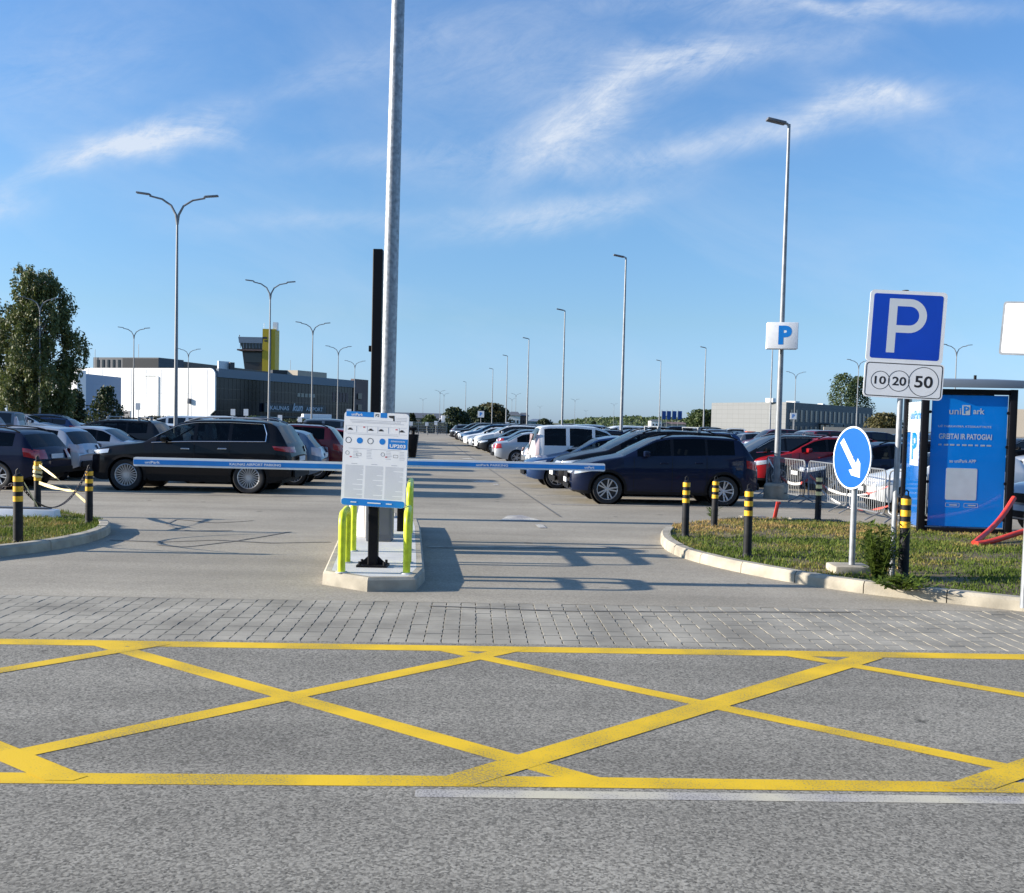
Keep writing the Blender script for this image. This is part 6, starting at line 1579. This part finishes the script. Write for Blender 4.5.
# ================================================================== daylight
SUN_EL, SUN_AZ = R(17), R(2.8)                           # sun stands to the left, slightly behind the camera
sd_ = Vector((math.cos(SUN_EL)*math.cos(SUN_AZ), math.cos(SUN_EL)*math.sin(SUN_AZ), -math.sin(SUN_EL)))
sl = bpy.data.lights.new('sun', 'SUN'); sl.energy = 5.0; sl.angle = R(.5); sl.color = (1, .91, .79)
so = bpy.data.objects.new('sun', sl); COL.objects.link(so); so.rotation_euler = sd_.to_track_quat('-Z', 'Y').to_euler(); so.location = (-30, -5, 20)
w = bpy.data.worlds.new('World'); S.world = w; w.use_nodes = True; nt = w.node_tree; N = nt.nodes.new; L = nt.links.new
bg = nt.nodes['Background']; bg.inputs['Strength'].default_value = .15
sky = N('ShaderNodeTexSky'); sky.sky_type = 'NISHITA'; sky.sun_disc = False; sky.sun_elevation = SUN_EL; sky.altitude = 80; sky.air_density = 1.0; sky.dust_density = .35; sky.ozone_density = 2.2
toward = -sd_; sky.sun_rotation = math.atan2(toward.x, toward.y)
tc = N('ShaderNodeTexCoord'); sp_n = N('ShaderNodeSeparateXYZ'); L(tc.outputs['Generated'], sp_n.inputs[0])
def math_(op, a, b=None, c_=None, clamp=False):
    n = N('ShaderNodeMath'); n.operation = op; n.use_clamp = clamp
    for i, v in enumerate((a, b, c_)):
        if v is None: continue
        if isinstance(v, (int, float)): n.inputs[i].default_value = v
        else: L(v, n.inputs[i])
    return n.outputs[0]
yy = math_('MAXIMUM', sp_n.outputs['Y'], .05); U = math_('DIVIDE', sp_n.outputs['X'], yy); V = math_('DIVIDE', sp_n.outputs['Z'], yy)
def uv(px, py): d = ray(px, py); return d.x/d.y, d.z/d.y
cv = N('ShaderNodeCombineXYZ'); L(U, cv.inputs[0]); L(V, cv.inputs[1])
def noise(sx, sy, rot, scale, detail=8, rough=.62, dist=.6, off=0):
    mp = N('ShaderNodeMapping'); mp.inputs['Rotation'].default_value = (0, 0, rot); mp2 = N('ShaderNodeMapping'); mp2.inputs['Scale'].default_value = (sx, sy, 1); mp2.inputs['Location'].default_value = (off, off*.7, 0)
    L(cv.outputs[0], mp.inputs[0]); L(mp.outputs[0], mp2.inputs[0]); n = N('ShaderNodeTexNoise'); n.inputs['Scale'].default_value = scale; n.inputs['Detail'].default_value = detail; n.inputs['Roughness'].default_value = rough; n.inputs['Distortion'].default_value = dist
    L(mp2.outputs[0], n.inputs['Vector']); return n.outputs['Fac']
# cloud banks: centre, half-length, half-width (in picture units of the view direction), tilt, strength
BANKS = [(138, 142, 72, 15, -14, 1.35), (75, 160, 60, 10, -20, .7), (215, 134, 40, 8, 5, .45), (845, 112, 110, 17, -10, .8), (890, 98, 55, 12, 8, .6), (680, 148, 170, 16, -8, .55), (600, 105, 110, 22, -24, .62), (720, 50, 90, 15, -8, .62), (560, 140, 90, 20, -40, .5), (660, 75, 70, 14, -22, .4),
         (560, 212, 90, 15, -16, .75), (500, 60, 110, 60, 5, .34), (840, 2, 150, 9, 2, .8), (700, 12, 120, 12, 0, .35), (850, 40, 50, 20, -30, .28), (430, 150, 140, 14, -3, .3), (10, 200, 22, 18, 10, .6), (330, 70, 120, 14, -22, .28), (330, 220, 140, 10, -3, .28), (60, 60, 120, 60, -20, .22), (980, 150, 60, 20, 10, .15)]
tot = None
warp = noise(1, 1, 0, 6, 4, .6, 0, 3); warp2 = noise(1, 1, 0, 6, 4, .6, 0, 9)
U2 = math_('MULTIPLY_ADD', math_('SUBTRACT', warp, .5), .10, U); V2 = math_('MULTIPLY_ADD', math_('SUBTRACT', warp2, .5), .06, V)
for px, py, a, b, ang, st in BANKS:
    u0, v0 = uv(px, py); ca, sa = math.cos(-R(ang)), math.sin(-R(ang))
    du = math_('SUBTRACT', U2, u0); dv = math_('SUBTRACT', V2, v0)
    p = math_('ADD', math_('MULTIPLY', du, ca*1000/a), math_('MULTIPLY', dv, sa*1000/a)); q = math_('ADD', math_('MULTIPLY', du, -sa*1000/b), math_('MULTIPLY', dv, ca*1000/b))
    e = math_('EXPONENT', math_('MULTIPLY', math_('ADD', math_('MULTIPLY', p, p), math_('MULTIPLY', q, q)), -1.0)); e = math_('MULTIPLY', e, st); tot = e if tot is None else math_('ADD', tot, e)
f1 = noise(1, 2.8, R(-12), 7.5, 12, .72, 1.0); f2 = noise(1, 2.6, R(-34), 17, 10, .72, 1.4, 5)
wisps = math_('ADD', math_('MULTIPLY', f1, 1.1), math_('MULTIPLY', f2, .55)); wisps = math_('SUBTRACT', wisps, .50)
mask = math_('MULTIPLY', tot, math_('MAXIMUM', math_('MULTIPLY', wisps, 2.0), 0)); thin = math_('MULTIPLY', math_('MAXIMUM', math_('SUBTRACT', noise(1, 2.6, R(15), 3.2, 9, .62, .5, 2), .47), 0), .55)
mask = math_('MINIMUM', math_('MULTIPLY', math_('ADD', mask, thin), .80), .80)
hb_ = math_('MULTIPLY', math_('MAXIMUM', sp_n.outputs['Z'], 0), 14, clamp=True); mask = math_('MULTIPLY', mask, hb_)
rampc = N('ShaderNodeValToRGB'); e = rampc.color_ramp.elements; e[0].position = 0; e[0].color = (.29, .43, .86, 1); e[1].position = .42; e[1].color = (.43, .60, .78, 1); x_ = e.new(.10); x_.color = (.375, .475, .62, 1); x_ = e.new(.20); x_.color = (.41, .54, .67, 1); L(sp_n.outputs['Z'], rampc.inputs['Fac'])
mx = N('ShaderNodeMix'); mx.data_type = 'RGBA'; L(mask, mx.inputs[0]); tint = N('ShaderNodeMix'); tint.data_type = 'RGBA'; tint.blend_type = 'MULTIPLY'; tint.inputs[0].default_value = 1; L(rampc.outputs['Color'], tint.inputs[7]); L(sky.outputs[0], tint.inputs[6])
L(tint.outputs[2], mx.inputs[6]); mx.inputs[7].default_value = CLOUD; L(mx.outputs[2], bg.inputs['Color'])
vs = S.view_settings; vs.view_transform = 'Standard'; vs.look = 'None'; vs.gamma = 1; vs.exposure = EXPO; vs.use_curve_mapping = False
S.display_settings.display_device = 'sRGB'
S.cycles.use_denoising = True; S.cycles.max_bounces = 8; S.cycles.transparent_max_bounces = 12; S.cycles.diffuse_bounces = 3; S.cycles.glossy_bounces = 4
S.cycles.caustics_reflective = False; S.cycles.caustics_refractive = False
